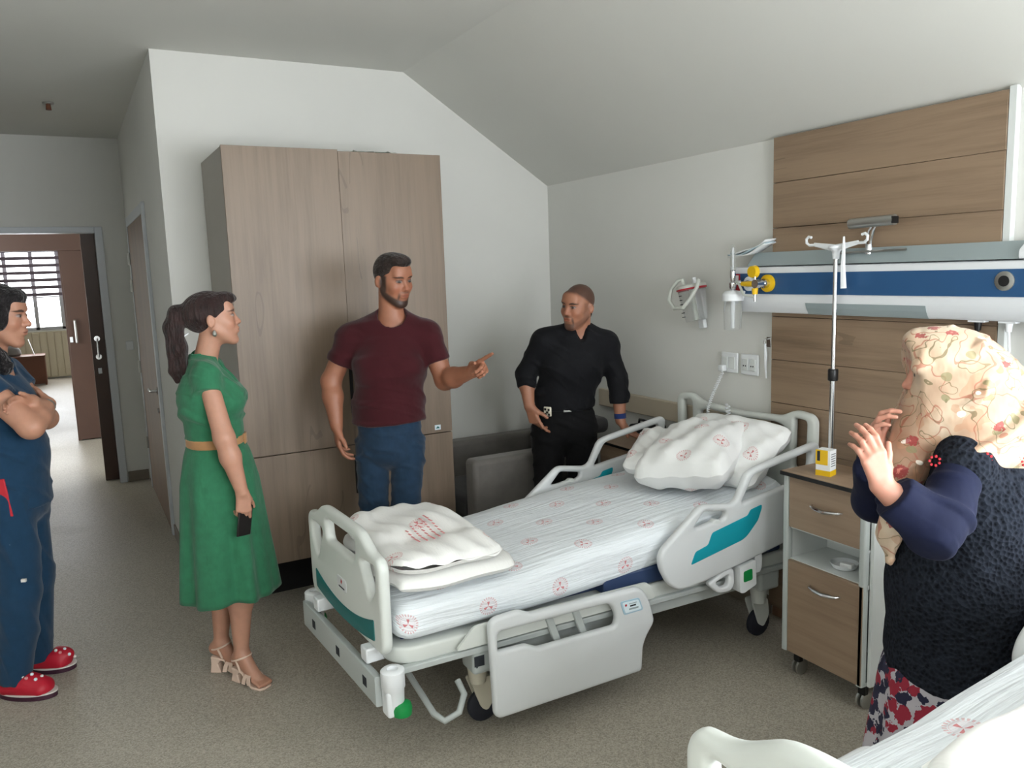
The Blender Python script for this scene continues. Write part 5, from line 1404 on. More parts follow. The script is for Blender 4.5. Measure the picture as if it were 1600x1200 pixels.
def woman_green():
    base = (-2.44, -1.22); f = unit((.955, -.297, 0)); right = V3(f[1], -f[0], 0); up = V3(0, 0, 1)
    p = person('woman in a belted green dress and nude heels holding a phone', base); O = (base[0], base[1], 0)
    hd = Head((-2.412, -1.238, 1.588), tilt(frame((.955, -.15, 0)), -.02, -.10), .93, False, gaze=0)
    neck = V3(-2.468, -1.214, 1.428); chest = V3(-2.455, -1.222, 1.27); waist = V3(-2.447, -1.222, 1.085); pel = V3(-2.445, -1.222, .93)
    shR = V3(-2.478, -1.350, 1.362); shL = V3(-2.415, -1.085, 1.365)
    elR, wrR = V3(-2.442, -1.428, 1.118), V3(-2.392, -1.436, .885); elL, wrL = V3(-2.43, -1.015, 1.12), V3(-2.44, -1.005, .90)
    hip = (V3(-2.447, -1.290, .90), V3(-2.447, -1.150, .90)); kn = (V3(-2.405, -1.285, .48), V3(-2.455, -1.165, .50)); an = (V3(-2.427, -1.290, .125), V3(-2.488, -1.140, .135))
    toeR = V3(-2.352, -1.412, .0); toeL = V3(-2.385, -1.215, .0)
    F = Field((-2.70, -1.52, -.01), (-2.20, -.95, 1.74), .008, ((hd.H, .155, .0034), (wrR - up * .08, .095, .0036), (V3(-2.40, -1.34, .05), .10, .005)))
    F.ecap(pel, waist, right, (.105, .085), (.088, .072), .03); F.ecap(waist, chest, right, (.090, .072), (.125, .10), .05); F.ecap(chest, neck - up * .06, right, (.125, .10), (.09, .06), .05)
    for s_ in (shR, shL): F.cap(neck - up * .035, s_, .026, .026, .03)
    F.cap(neck - up * .04, hd.w(0, -.02, -.05), .048, .046, .025); hd.add(F)
    arm(F, shR, elR, wrR, (.038, .041, .040, .025)); arm(F, shL, elL, wrL, (.038, .038, .038, .024))
    hand(F, wrR, unit(V3(.02, .02, -1)), unit(V3(-.12, .99, 0)), unit(V3(1, .1, 0)), .92, ((25, 35, 25), (32, 45, 30), (36, 48, 30), (38, 50, 30)), thumb=(.75, .45, .55))
    hand(F, wrL, unit(V3(.05, 0, -1)), unit(V3(-.1, -.9, 0)), unit(V3(1, 0, 0)), .92)
    for i, toe in ((0, toeR), (1, toeL)):
        leg(F, hip[i], kn[i], an[i], (.075, .052, .050, .029)); d = unit(V3(toe[0] - an[i][0], toe[1] - an[i][1], 0)); s = np.cross(d, up)
        heel = an[i] - d * .028 - up * .025; ball = V3(*(toe - d * .055)) + up * .032
        F.cap(an[i], heel, .030, .027, .02); F.cap(an[i] + d * .01 - up * .005, ball, .030, .022, .02); F.cap(heel, ball, .022, .020, .02)
        for j in range(5): F.cap(ball + s * (-.024 + .012 * j), ball + d * (.050 - .004 * abs(j - 1.5)) + s * (-.028 + .014 * j) - up * .014, .0105, .0085 if j else .010, .006)
    sk = np.array(srgb(176, 130, 108)[:3]); hair = np.array(srgb(40, 26, 22)[:3])
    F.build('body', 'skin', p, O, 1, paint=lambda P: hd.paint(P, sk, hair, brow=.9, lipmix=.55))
    # bodice with stand collar and cap sleeves
    F = Field((-2.66, -1.44, 1.05), (-2.24, -1.0, 1.50), .0055)
    F.ecap(waist - up * .03, waist + up * .03, right, (.122, .103), (.124, .106), .03); F.ecap(waist + up * .02, chest, right, (.124, .108), (.148, .124), .05); F.ecap(chest, neck - up * .055, right, (.148, .122), (.10, .07), .05)
    for s_ in (shR, shL):
        F.cap(neck - up * .025, s_, .042, .046, .04); F.ell(chest + f * .075 + (s_ - neck) * .45 + up * .005, (.062, .062, .055), None, .04)
        q = unit(s_ - neck); F.cap(s_ - q * .02, s_ + (V3(*q) * .35 - up * .9) * .062, .053, .058, .025, flat=True)
    F.cap(neck - up * .04, neck + up * .028 - f * .008, .054, .050, .012, flat=True)
    F.cap(neck + up * .005 + f * .02, neck + f * .12 - up * .085, .026, .026, .006, 's'); F.cap(neck - up * .02, neck + up * .12, .046, .044, .004, 's')
    F.build('bodice', 'green_linen', p, O, 2, disp=wrinkles(.0070, 60, (.5, .3, 1), 4))
    F = Field((-2.64, -1.42, 1.03), (-2.26, -1.02, 1.12), .005); F.ecap(waist - up * .04, waist + up * .02, right, (.137, .119), (.137, .119), .004); F.cut(waist + up * .014, up); F.cut(waist - up * .030, -up)
    bl_ = F.build('belt', 'belt_tan', p, O)
    c = waist - up * .009 + f * .121; MB().obox(V3(*c) - V3(*O), right, f, up, .05, .012, .046).build('buckle', 'belt_tan', bl_, bevel=.004)
    MB().obox(V3(*(waist - up * .009 + f * .088 + right * .092)) - V3(*O), unit(right * .75 - f * .65), unit(f * .75 + right * .65), up, .02, .012, .055).build('belt_loop', 'green_linen', bl_, bevel=.003)
    keys = [(1.065, -2.447, -1.222, .118, .132, .0, 0), (1.02, -2.446, -1.222, .135, .146, .02, 0), (.90, -2.446, -1.222, .158, .162, .05, 0), (.70, -2.445, -1.222, .172, .172, .085, .004), (.52, -2.443, -1.222, .186, .184, .115, .012), (.405, -2.442, -1.222, .194, .194, .135, .022)]
    skirt('skirt', 'green_linen', p, O, lerp_rings(keys, 34, f, right), 7, 3)
    # pocket flap and placket
    MB().obox(V3(*(chest + f * .118 + right * .075 + up * .0)) - V3(*O), unit(right * .8 - f * .6), unit(f * .8 + right * .6), up, .075, .012, .012).build('pocket_flap', 'green_linen', p, bevel=.003)
    # hair: cap, fringe and long ponytail
    F = Field((-2.66, -1.40, 1.28), (-2.26, -1.08, 1.76), .0042); E = lambda c, r, k=.012, op='u': F.ell(hd.w(*c), V3(*r) * hd.s, hd.R, k, op)
    E((0, -.022, .040), (.083, .103, .092)); E((0, -.065, .03), (.07, .07, .075), .03); E((0, .062, .092), (.052, .034, .026), .025); E((.0, .090, .080), (.036, .020, .020), .02)
    E((0, .120, -.018), (.085, .072, .088), .010, 's'); E((0, .03, -.10), (.10, .10, .080), .01, 's')
    for x in (-1, 1): E((x * .092, .006, -.014), (.018, .026, .034), .006, 's')
    k0 = hd.w(0, -.105, .055); pts = [k0, hd.w(0, -.150, .050), hd.w(-.0, -.178, -.01), hd.w(0, -.176, -.10), hd.w(0, -.178, -.19), hd.w(0, -.180, -.245)]
    F.chain(pts, [.022, .032, .036, .038, .032, .018], .02)
    F.chain([hd.w(.02, -.15, .04), hd.w(.03, -.165, -.10), hd.w(.022, -.168, -.235)], [.02, .024, .012], .012); F.chain([hd.w(0, -.19, 0), hd.w(.012, -.20, -.12), hd.w(.005, -.212, -.20), hd.w(.004, -.205, -.25)], [.016, .02, .018, .008], .01)
    F.build('hair', 'hair_dark', p, O, 1)
    e = hd.w(.079, -.008, -.045); MB().lathe(V3(*e) - V3(*O), (0, 0, -1), [(0, .002), (.008, .008), (.018, .010), (.026, .004)], 10).build('earring', 'brushed_metal', p, smooth=True)
    c = hd.w(.03, -.142, -.055); MB().obox(V3(*c) - V3(*O), hd.R @ V3(.4, -.8, -.4), hd.R @ V3(.5, .6, 0), hd.R @ V3(0, .3, 1), .05, .008, .008).build('hair_clip', 'white_plastic', p, bevel=.002)
    # heeled sandals
    for i, toe in ((0, toeR), (1, toeL)):
        d = unit(V3(toe[0] - an[i][0], toe[1] - an[i][1], 0)); s = np.cross(d, up); heel = an[i] - d * .030; heel[2] = 0; ball = V3(*(toe - d * .055)); ball[2] = 0
        hh = an[i][2] - .062; L = lambda v_: tuple(V3(*v_) - V3(*O))
        sole = []; pr_ = [(heel - d * .012, hh + .004, .026), (heel + d * .05, hh - .006, .026), (ball - d * .035, .026, .034), (ball, .010, .038), (toe - d * .01, .010, .034), (toe + d * .006, .012, .018)]
        vs = []
        for c_, z_, w_ in pr_: vs += [L(c_ + s * w_ + up * z_), L(c_ - s * w_ + up * z_), L(c_ - s * w_ + up * (z_ - .010)), L(c_ + s * w_ + up * (z_ - .010))]
        fs = [(4 * k + a, 4 * k + (a + 1) % 4, 4 * k + 4 + (a + 1) % 4, 4 * k + 4 + a) for k in range(len(pr_) - 1) for a in range(4)] + [(3, 2, 1, 0), tuple(4 * len(pr_) - 4 + a for a in range(4))]
        so = MB().add(vs, fs).build('sandal', 'nude_leather', p, bevel=.003)
        q = MB(); top = [heel + d * .040 + s * .026, heel + d * .040 - s * .026, heel - d * .014 - s * .024, heel - d * .014 + s * .024]; bo = [heel + d * .034 + s * .027, heel + d * .034 - s * .027, heel - d * .020 - s * .027, heel - d * .020 + s * .027]
        mid = [heel + d * .016 + s * .022, heel + d * .016 - s * .022, heel - d * .016 - s * .021, heel - d * .016 + s * .021]
        vs = [L(a + up * (hh - .006)) for a in top] + [L(a + up * (hh * .55)) for a in mid] + [L(a + up * .001) for a in bo]
        q.add(vs, [(0, 1, 2, 3), (11, 10, 9, 8)] + [(r_ * 4 + a, r_ * 4 + (a + 1) % 4, r_ * 4 + 4 + (a + 1) % 4, r_ * 4 + 4 + a) for r_ in (0, 1) for a in range(4)]).build('block_heel', 'nude_leather', so, bevel=.004)
        ring = [an[i] + up * -.012 + (d * math.cos(t) + s * math.sin(t)) * (.041) + up * .014 * math.cos(t) for t in np.linspace(0, 2 * PI, 24, endpoint=False)]
        MB().tube([L(r_) for r_ in ring], .0045, 8, closed=True).build('ankle_strap', 'nude_leather', so, smooth=True)
        for a0, a1, zz in ((-.045, -.012, 1), (-.012, -.045, -1)):
            arc = [ball + d * (a0 + (a1 - a0) * (t / PI)) + s * (.040 * math.cos(t)) + up * (.014 + .047 * math.sin(t) ** .8) for t in np.linspace(0.02, PI - .02, 14)]
            m = MB()
            for a_, b_ in zip(arc, arc[1:]): m.obox((V3(*L(a_)) + V3(*L(b_))) / 2, unit(b_ - a_), d, np.cross(unit(b_ - a_), d), np.linalg.norm(b_ - a_) * 1.15, .019, .004)
            m.build('toe_strap', 'nude_leather', so)
        bt = [an[i] - d * .030 + up * -.02, heel - d * .022 + up * (hh + .03)]
        MB().tube([L(an[i] + s * .033 - up * .015), L(heel + d * .045 + s * .028 + up * hh)], .005, 8).build('side_strap', 'nude_leather', so, smooth=True)
    ph_c = wrR + V3(.005, .012, -.115); ph = MB().obox(V3(*ph_c), unit(V3(.87, .49, -.12)), unit(V3(-.49, .87, 0)), unit(V3(.16, 0, 1)), .070, .009, .148).build('phone', 'phone_case', None, bevel=.006)
    tag(ph, 'dark smartphone in a brown case held in the green-dressed woman’s hand', 'phone')


woman_green()

# ================================================================== nurse in blue scrubs with crossed arms
cloth('scrubs_blue', srgb(22, 53, 78), rough=.85, weave=700, wrinkle=.3, vary=.08); mat('clog_red', srgb(176, 22, 44), .5); mat('clog_line', srgb(210, 206, 200), .5); mat('sole_dark', srgb(60, 26, 44), .6)


def nurse():
    base = (-3.255, -.815); f = unit((.93, -.367, 0)); right = V3(f[1], -f[0], 0); up = V3(0, 0, 1)
    p = person('nurse in dark blue scrubs and red clogs with arms crossed at the left edge', base); O = (base[0], base[1], 0)
    hd = Head((-3.192, -.838, 1.632), tilt(frame((.93, -.30, 0)), 0, .12), 1.02, False, nose=1.04)
    neck = V3(-3.245, -.816, 1.455); chest = V3(-3.242, -.818, 1.27); waist = V3(-3.225, -.827, 1.06); pel = V3(-3.225, -.827, .90)
    shR, shL = V3(-3.285, -.972, 1.385), V3(-3.205, -.665, 1.385)
    elR, wrR = V3(-3.122, -1.050, 1.190), V3(-3.055, -.890, 1.255); elL, wrL = V3(-3.075, -.745, 1.175), V3(-3.11, -.985, 1.285)
    hip = (V3(-3.245, -.905, .88), V3(-3.205, -.750, .88)); kn = (V3(-3.245, -.905, .47), V3(-3.200, -.735, .47)); an = (V3(-3.315, -.870, .09), V3(-3.238, -.675, .09))
    F = Field((-3.48, -1.20, -.01), (-2.93, -.56, 1.80), .008, ((hd.H, .16, .0036), (V3(-3.09, -1.01, 1.29), .11, .0038)))
    F.ecap(pel, waist, right, (.15, .11), (.135, .10), .05); F.ecap(waist, chest, right, (.135, .10), (.14, .11), .05); F.ecap(chest, neck - up * .06, right, (.14, .11), (.10, .065), .05)
    for s_ in (shR, shL): F.cap(neck - up * .03, s_, .040, .042, .04)
    F.cap(neck - up * .04, hd.w(0, -.02, -.05), .050, .048, .025); hd.add(F)
    arm(F, shR, elR, wrR, (.050, .050, .047, .028)); arm(F, shL, elL, wrL, (.050, .046, .045, .028))
    hand(F, wrR, unit(V3(-.35, .85, .1)), unit(V3(-.9, -.3, 0)), up, .92, ((25, 30, 20),) * 4); hand(F, wrL, unit(V3(-.75, -.62, .12)), unit(V3(.45, -.65, -.6)), up, .92, ((20, 25, 20), (18, 25, 20), (18, 25, 20), (20, 25, 20)), thumb=(.8, .5, .1))
    for i in (0, 1): leg(F, hip[i], kn[i], an[i]); F.cap(an[i], an[i] + f * .075 - up * .045, .034, .022, .03)
    sk = np.array(srgb(174, 127, 104)[:3]); hair = np.array(srgb(24, 20, 22)[:3])
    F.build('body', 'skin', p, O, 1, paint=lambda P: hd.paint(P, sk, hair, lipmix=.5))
    F = Field((-3.50, -1.12, .74), (-2.96, -.56, 1.50), .0065)
    F.ecap(chest, neck - up * .05, right, (.158, .125), (.11, .075), .05); F.ecap(waist, chest, right, (.156, .132), (.154, .125), .05); F.ecap(pel - up * .12, waist, right, (.172, .145), (.158, .135), .05)
    F.ell(chest + f * .065 - up * .015, (.08, .11, .07), None, .05); F.ell(waist + f * .035 - up * .02, (.10, .12, .11), None, .06)
    for s_, e_ in ((shR, elR), (shL, elL)): F.cap(neck - up * .03, s_, .046, .052, .04); F.cap(s_, s_ + (e_ - s_) * .38, .062, .068, .03, flat=True)
    F.cut((0, 0, .825), (0, 0, -1)); F.cap(neck - up * .04 + f * .05, neck + up * .2 + f * .06, .045, .10, .008, 's')
    F.build('scrub_top', 'scrubs_blue', p, O, 2, disp=wrinkles(.0075, 42, (.6, .3, 1), 6))
    F = Field((-3.46, -1.10, .02), (-2.98, -.58, .98), .0065)
    F.ecap(pel - up * .05, pel + up * .05, right, (.16, .13), (.16, .13), .04)
    for i in (0, 1): F.cap(hip[i], kn[i], .100, .088, .02); F.cap(kn[i], an[i] + f * .01 - up * .02, .086, .070, .02, flat=True)
    tr_ = F.build('scrub_trousers', 'scrubs_blue', p, O, 2, disp=wrinkles(.007, 44, (.9, .3, .4), 7))
    red = MB().obox(V3(-3.245, -.995, .90) - V3(*O), unit(V3(.9, -.3, 0)), unit(V3(.3, .95, 0)), unit(V3(-.1, 0, 1)), .03, .01, .16).build('red_pocket_trim', 'red_print', tr_, bevel=.003)
    for (x_, y_, z_, c_) in ((-3.262, -.994, .70, 'sticker'), (-3.215, -1.006, .545, 'clog_line')):
        MB().obox(V3(x_, y_, z_) - V3(*O), unit(V3(.9, -.36, 0)), unit(V3(.36, .9, 0)), up, .035 if c_ == 'sticker' else .018, .012, .012).build('cloth_label', c_, tr_)
    # hair gathered low, falling forward over the shoulder
    F = Field((-3.42, -1.06, 1.30), (-3.0, -.68, 1.80), .0045); E = lambda c, r, k=.012, op='u': F.ell(hd.w(*c), V3(*r) * hd.s, hd.R, k, op)
    E((0, -.022, .042), (.085, .106, .094)); E((0, -.055, -.02), (.078, .075, .085), .03); E((0, .055, .085), (.058, .036, .034), .02)
    E((0, .120, -.022), (.085, .070, .085), .010, 's'); E((0, .05, -.11), (.10, .10, .080), .01, 's')
    E((.070, .020, .0), (.018, .035, .055), .012)
    F.chain([hd.w(.05, -.06, -.05), hd.w(.075, -.03, -.115), hd.w(.085, .015, -.165), hd.w(.075, .045, -.20)], [.045, .042, .040, .030], .02)
    for k in range(14):
        a = k * 2.4; F.ell(hd.w(.075 + .025 * math.cos(a), -.02 + .006 * k + .02 * math.sin(a), -.10 - .008 * k), (.018, .018, .018), None, .006)
    cloth('hair_black', srgb(22, 18, 20), rough=.5, weave=200, wrinkle=.8, wscale=(60, 60, 40), vary=.5); F.build('hair', 'hair_black', p, O, 1)
    w_ = wrR + (elR - wrR) * .1; d = unit(elR - wrR)
    MB().cyl(V3(*(w_ - d * .008)) - V3(*O), V3(*(w_ + d * .008)) - V3(*O), .032).build('watch_strap', 'brushed_metal', p, smooth=True)
    # clogs with white line and charms
    for i, (heel, toe) in enumerate(((V3(-3.372, -.842, 0), V3(-3.150, -.975, 0)), (V3(-3.262, -.655, 0), V3(-3.075, -.730, 0)))):
        d = unit(toe - heel); s = np.cross(d, up)
        F = Field(np.minimum(heel, toe) - .1, np.maximum(heel, toe) + V3(.1, .1, .16), .005)
        F.ecap(heel + d * .05 + up * .045, toe - d * .055 + up * .040, s, (.044, .040), (.054, .040), .03); F.ell(heel + d * .12 + up * .07, V3(.046, .08, .036), frame(d), .03)
        F.cap(heel + d * .02 + up * .15, heel + d * .08 + up * .09, .040, .038, .015, 's'); F.cut((0, 0, .022), (0, 0, -1)); Fc = F; cl = F.build('clog', 'clog_red', p, O)
        Ls = float(np.linalg.norm(toe - heel)); outl = lambda gro, zz: [tuple(heel + d * (Ls * .52 + (Ls * .47 + gro) * math.cos(t)) + s * ((.047 + gro + .009 * math.cos(t)) * math.sin(t)) + up * zz - V3(*O)) for t in np.linspace(0, 2 * PI, 40, endpoint=False)]
        for nm, mm, z0, z1, g in (('sole', 'sole_dark', .001, .022, .004), ('white_line', 'clog_line', .022, .028, .007)):
            a = outl(g, z0); b = outl(g, z1); n = 40
            MB().add(a + b, [tuple(range(n - 1, -1, -1)), tuple(range(n, 2 * n))] + [(k, (k + 1) % n, n + (k + 1) % n, n + k) for k in range(n)]).build(nm, mm, cl)
        for j, (a_, b_, c_) in enumerate(((.135, .026, 'clog_line'), (.155, .030, 'pale_red_print'), (.165, .006, 'sticker'), (.19, .022, 'sticker'), (.20, -.006, 'clog_line'))):
            q = heel + d * a_ + s * b_; ii = [int(np.searchsorted(Fc.ax[k_], q[k_])) for k_ in (0, 1)]; col_ = Fc.F[ii[0], ii[1], :]; q = q + up * float(Fc.ax[2][np.where(col_ < 0)[0].max()] if (col_ < 0).any() else .05); MB().lathe(V3(*q) - V3(*O), unit(up * .8 + s * .5 + d * .3), [(0, .007), (.006, .007), (.008, .004)], 10).build('charm', c_, cl)


nurse()

# ================================================================== woman with the flowered headscarf
cloth('navy_sleeve', srgb(15, 21, 46), rough=.85, wrinkle=.3, sheen=.03)


def pattern_mats():
    m = bpy.data.materials.new('knit_vest'); m.use_nodes = True; MATS['knit_vest'] = m; t = NT(m); b = t.n['Principled BSDF']
    c = t.coord('Object', (1, 1, 1)); v = t.node('ShaderNodeTexVoronoi'); t.l.new(c, v.inputs['Vector']); v.inputs['Scale'].default_value = 85.0
    big = t.node('ShaderNodeTexVoronoi'); t.l.new(c, big.inputs['Vector']); big.inputs['Scale'].default_value = 16.0
    t.l.new(t.ramp(v.outputs['Distance'], [(.1, srgb(17, 19, 25)), (.6, srgb(36, 40, 48))]), b.inputs['Base Color']); b.inputs['Roughness'].default_value = 1.0; b.inputs['Specular IOR Level'].default_value = .08
    t.l.new(t.bump(t.m('ADD', v.outputs['Distance'], t.m('MULTIPLY', big.outputs['Distance'], .9)), .9, .008), b.inputs['Normal'])
    # headscarf: cream satin with trailing red flowers, sage leaves and tan scrolls
    m = bpy.data.materials.new('scarf_satin'); m.use_nodes = True; MATS['scarf_satin'] = m; t = NT(m); b = t.n['Principled BSDF']; c = t.coord('Object')
    wn = t.node('ShaderNodeTexNoise'); t.l.new(c, wn.inputs['Vector']); wn.inputs['Scale'].default_value = 9.0
    wv = t.node('ShaderNodeVectorMath', operation='SCALE'); t.l.new(wn.outputs['Color'], wv.inputs[0]); wv.inputs['Scale'].default_value = .07
    ad = t.node('ShaderNodeVectorMath', operation='ADD'); t.l.new(c, ad.inputs[0]); t.l.new(wv.outputs[0], ad.inputs[1]); cw = ad.outputs[0]
    base = t.ramp(t.noise(c, 7.0, 2.0), [(.32, srgb(160, 122, 98)), (.5, srgb(192, 164, 138)), (.66, srgb(208, 190, 166))])
    def vor(scale, vec=cw, feat='F1'):
        n = t.node('ShaderNodeTexVoronoi', feature=feat); t.l.new(vec, n.inputs['Vector']); n.inputs['Scale'].default_value = scale; return n
    def line(vec, scale, lvl, wid): return t.m('LESS_THAN', t.m('ABSOLUTE', t.m('SUBTRACT', t.noise(vec, scale, 1.0, .4), lvl)), wid)
    blot = t.noise(cw, 11.0, 2.0); col = t.mix(t.m('MULTIPLY', t.m('GREATER_THAN', blot, .60), .45), base, srgb(184, 134, 100))
    col = t.mix(t.m('MULTIPLY', line(cw, 15.0, .50, .012), .7), col, srgb(160, 92, 70)); col = t.mix(t.m('MULTIPLY', line(cw, 21.0, .57, .012), .75), col, srgb(104, 96, 62))
    lf = vor(26.0); ls = t.node('ShaderNodeSeparateColor'); t.l.new(lf.outputs['Color'], ls.inputs[0])
    col = t.mix(t.m('MULTIPLY', t.m('MULTIPLY', t.m('LESS_THAN', lf.outputs['Distance'], .30), t.m('GREATER_THAN', ls.outputs[1], .74)), .75), col, srgb(128, 126, 88))
    col = t.mix(t.m('MULTIPLY', t.m('MULTIPLY', t.m('LESS_THAN', lf.outputs['Distance'], .26), t.m('LESS_THAN', ls.outputs[0], .14)), .8), col, srgb(250, 244, 232))
    fl = vor(19.0); sep = t.node('ShaderNodeSeparateColor'); t.l.new(fl.outputs['Color'], sep.inputs[0]); pet = t.noise(c, 150.0, 1.0)
    dd = t.m('ADD', fl.outputs['Distance'], t.m('MULTIPLY', pet, .40)); on = t.m('LESS_THAN', sep.outputs[0], .30)
    col = t.mix(t.m('MULTIPLY', t.m('MULTIPLY', t.m('LESS_THAN', dd, .50), on), .85), col, srgb(150, 40, 46)); col = t.mix(t.m('MULTIPLY', t.m('MULTIPLY', t.m('LESS_THAN', dd, .30), on), .9), col, srgb(214, 128, 112))
    t.l.new(col, b.inputs['Base Color']); b.inputs['Roughness'].default_value = .6; b.inputs['Sheen Weight'].default_value = .1
    t.l.new(t.bump(t.noise(t.coord('Object', (6, 6, 3)), 2.5, 3.0), .35, .02), b.inputs['Normal'])
    # skirt: white ground crowded with navy and red blossoms
    m = bpy.data.materials.new('skirt_print'); m.use_nodes = True; MATS['skirt_print'] = m; t = NT(m); b = t.n['Principled BSDF']; c = t.coord('Object')
    wn = t.node('ShaderNodeTexNoise'); t.l.new(c, wn.inputs['Vector']); wn.inputs['Scale'].default_value = 60.0
    wv = t.node('ShaderNodeVectorMath', operation='SCALE'); t.l.new(wn.outputs['Color'], wv.inputs[0]); wv.inputs['Scale'].default_value = .03
    ad = t.node('ShaderNodeVectorMath', operation='ADD'); t.l.new(c, ad.inputs[0]); t.l.new(wv.outputs[0], ad.inputs[1])
    n = t.node('ShaderNodeTexVoronoi'); t.l.new(ad.outputs[0], n.inputs['Vector']); n.inputs['Scale'].default_value = 30.0
    sep = t.node('ShaderNodeSeparateColor'); t.l.new(n.outputs['Color'], sep.inputs[0])
    inr = t.m('LESS_THAN', n.outputs['Distance'], .62); colf = t.mix(t.m('GREATER_THAN', sep.outputs[0], .55), srgb(26, 26, 54), srgb(142, 28, 50))
    col = t.mix(t.m('MULTIPLY', inr, t.m('LESS_THAN', sep.outputs[1], .88)), srgb(176, 172, 178), colf)
    t.l.new(col, b.inputs['Base Color']); b.inputs['Roughness'].default_value = .85


pattern_mats()


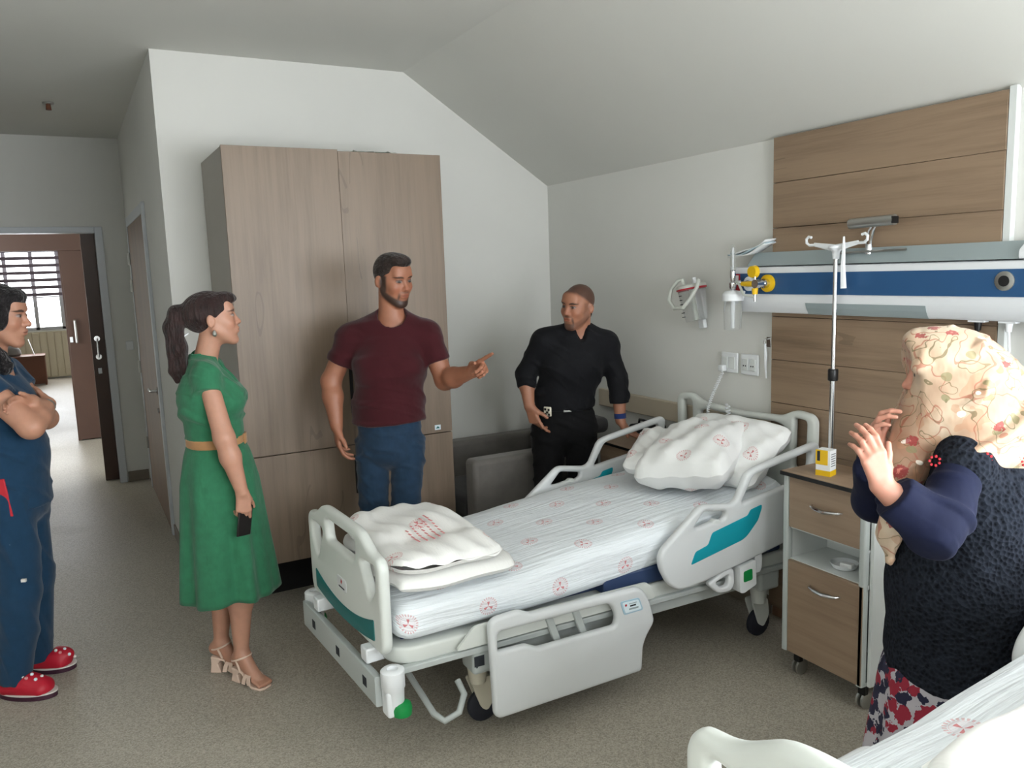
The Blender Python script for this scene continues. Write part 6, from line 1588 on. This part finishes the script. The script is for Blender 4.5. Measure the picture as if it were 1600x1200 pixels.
def woman_scarf():
    base = (-.885, -3.525); f = unit((-.72, .69, 0)); left = V3(-f[1], f[0], 0); up = V3(0, 0, 1)
    p = person('woman in a flowered headscarf, black knit vest and patterned skirt with raised hands', base); O = (base[0], base[1], 0)
    hd = Head((-.925, -3.498, 1.437), tilt(frame((-.72, .69, 0)), 0, .06), .98, False)
    neck = V3(-.885, -3.530, 1.275); chest = V3(-.865, -3.540, 1.08); waist = V3(-.875, -3.535, .86); pel = V3(-.875, -3.535, .72)
    shL, shR = V3(-1.022, -3.602, 1.190), V3(-.765, -3.425, 1.200)
    elL, wrL = V3(-1.125, -3.612, 1.085), V3(-1.225, -3.535, 1.190); elR, wrR = V3(-.955, -3.325, 1.06), V3(-1.045, -3.385, 1.215)
    hip = (V3(-.92, -3.60, .68), V3(-.83, -3.47, .68)); kn = (V3(-.93, -3.60, .40), V3(-.84, -3.46, .40)); an = (V3(-.91, -3.615, .08), V3(-.82, -3.475, .08))
    F = Field((-1.42, -3.80, -.01), (-.58, -3.20, 1.60), .009, ((hd.H, .15, .0045), (wrL + V3(-.03, 0, .08), .10, .0036), (wrR + V3(-.02, 0, .07), .09, .0042)))
    F.ecap(pel, waist, left, (.14, .12), (.13, .11), .05); F.ecap(waist, chest, left, (.13, .11), (.14, .11), .05); F.ecap(chest, neck - up * .06, left, (.14, .11), (.10, .065), .05)
    for s_ in (shL, shR): F.cap(neck - up * .03, s_, .040, .042, .04)
    F.cap(neck - up * .04, hd.w(0, -.02, -.05), .05, .048, .025); hd.add(F)
    arm(F, shL, elL, wrL, (.05, .046, .045, .027)); arm(F, shR, elR, wrR, (.05, .045, .044, .027))
    hand(F, wrL, unit(V3(-.28, .10, .95)), unit(V3(.35, .90, 0)), unit(V3(.9, .3, .2)), .96, ((22, 30, 18), (24, 32, 18), (26, 34, 20), (28, 36, 22)), thumb=(.8, .5, .3))
    hand(F, wrR, unit(V3(-.25, -.05, .95)), unit(V3(.35, -.9, 0)), unit(V3(.9, -.2, .2)), .94, ((30, 40, 25),) * 4, thumb=(.7, .6, .3))
    for i in (0, 1): leg(F, hip[i], kn[i], an[i], (.08, .056, .055, .036)); F.cap(an[i], an[i] + f * .12 - up * .035, .034, .028, .03)
    sk = np.array(srgb(186, 132, 112)[:3]); F.build('body', 'skin', p, O, 1, paint=lambda P: hd.paint(P, sk, np.array(srgb(60, 50, 46)[:3])))
    # blouse sleeves
    F = Field((-1.34, -3.78, .92), (-.66, -3.22, 1.30), .006)
    for s_, e_, w_ in ((shL, elL, wrL), (shR, elR, wrR)): F.cap(s_, e_, .058, .064, .03); F.ell((s_ + e_) / 2 - up * .022, (.062, .062, .058), None, .03); F.cap(e_, e_ + (w_ - e_) * .78, .062, .060, .03, flat=True)
    F.build('blouse', 'navy_sleeve', p, O, 2, disp=wrinkles(.006, 60, (1, .3, .6), 11))
    # knitted vest
    F = Field((-1.20, -3.82, .56), (-.58, -3.22, 1.34), .007)
    F.ecap(V3(*pel) - up * .10, waist, left, (.195, .190), (.180, .180), .05); F.ecap(waist, chest - up * .02, left, (.180, .180), (.178, .155), .06); F.ecap(chest, neck - up * .04, left, (.172, .140), (.125, .085), .06)
    for s_ in (shL, shR): F.cap(neck - up * .02, s_ * .78 + neck * .22 + up * .006 - f * .012, .055, .076, .04)
    F.ell(chest - f * .07 + up * .06, (.14, .12, .12), None, .06); F.cut((0, 0, .605), (0, 0, -1))
    F.build('knit_vest', 'knit_vest', p, O, 2, disp=wrinkles(.006, 30, (.7, .4, .7), 12))
    keys = [(.70, -.875, -3.535, .17, .17, .0, 0), (.60, -.875, -3.535, .196, .196, .02, 0), (.40, -.88, -3.535, .215, .215, .05, 0), (.06, -.88, -3.535, .25, .245, .08, .01)]
    skirt('skirt', 'skirt_print', p, O, lerp_rings(keys, 22, f, left), 8, 9)
    # headscarf
    F = Field((-1.20, -3.84, .90), (-.60, -3.26, 1.60), .0055); w = hd.w; E = lambda c, r, k=.02, op='u': F.ell(w(*c), V3(*r), hd.R, k, op)
    E((0, -.012, .036), (.098, .114, .092), .03); E((0, .035, .025), (.096, .078, .104), .03); E((0, .055, .020), (.088, .060, .104), .02); E((0, -.120, -.055), (.095, .085, .085), .07); E((0, -.05, -.05), (.10, .11, .12), .05); E((0, .03, -.085), (.088, .07, .07), .05)
    F.cut(w(0, .084, 0), hd.R[:, 1] * .985 + hd.R[:, 2] * -.17, .010)
    F.cap(w(0, -.05, -.07), neck - f * .045 - up * .0, .105, .125, .07)
    for s_, q in ((shL, 1.0), (shR, .9)): F.cap(neck - f * .02 + up * .01, neck + (s_ - neck) * .72 - f * .03 + up * .012, .088, .058, .05)
    F.cap(neck - f * .06 + up * .0, neck - f * .135 - up * .045, .115, .085, .06)
    F.cap(w(.0, .045, -.10), neck + f * .150 - up * .10, .072, .060, .05); F.cap(neck + f * .150 - up * .10 + left * .03, neck + f * .185 - up * .27 + left * .045, .055, .030, .04); F.cap(neck + f * .185 - up * .27 + left * .045, neck + f * .180 - up * .35 + left * .05, .030, .010, .03)
    F.build('headscarf', 'scarf_satin', p, O, 2, disp=wrinkles(.0150, 46, (.6, -.35, -.7), 21))
    # beaded edging of the scarf on shoulder and front
    for q in (neck + (shL - neck) * .95 - f * .055 + up * .055, neck + (shL - neck) * .62 - f * .145 + up * .010, neck + (shL - neck) * .95 + f * .06 + up * .045):
        for k in range(7):
            a = 2 * PI * k / 7; MB().lathe(V3(*(q + left * .02 + (f * math.cos(a) + up * math.sin(a)) * .012)) - V3(*O), left, [(0, .004), (.004, .003)], 6).build('bead', 'red_print', p)


woman_scarf()
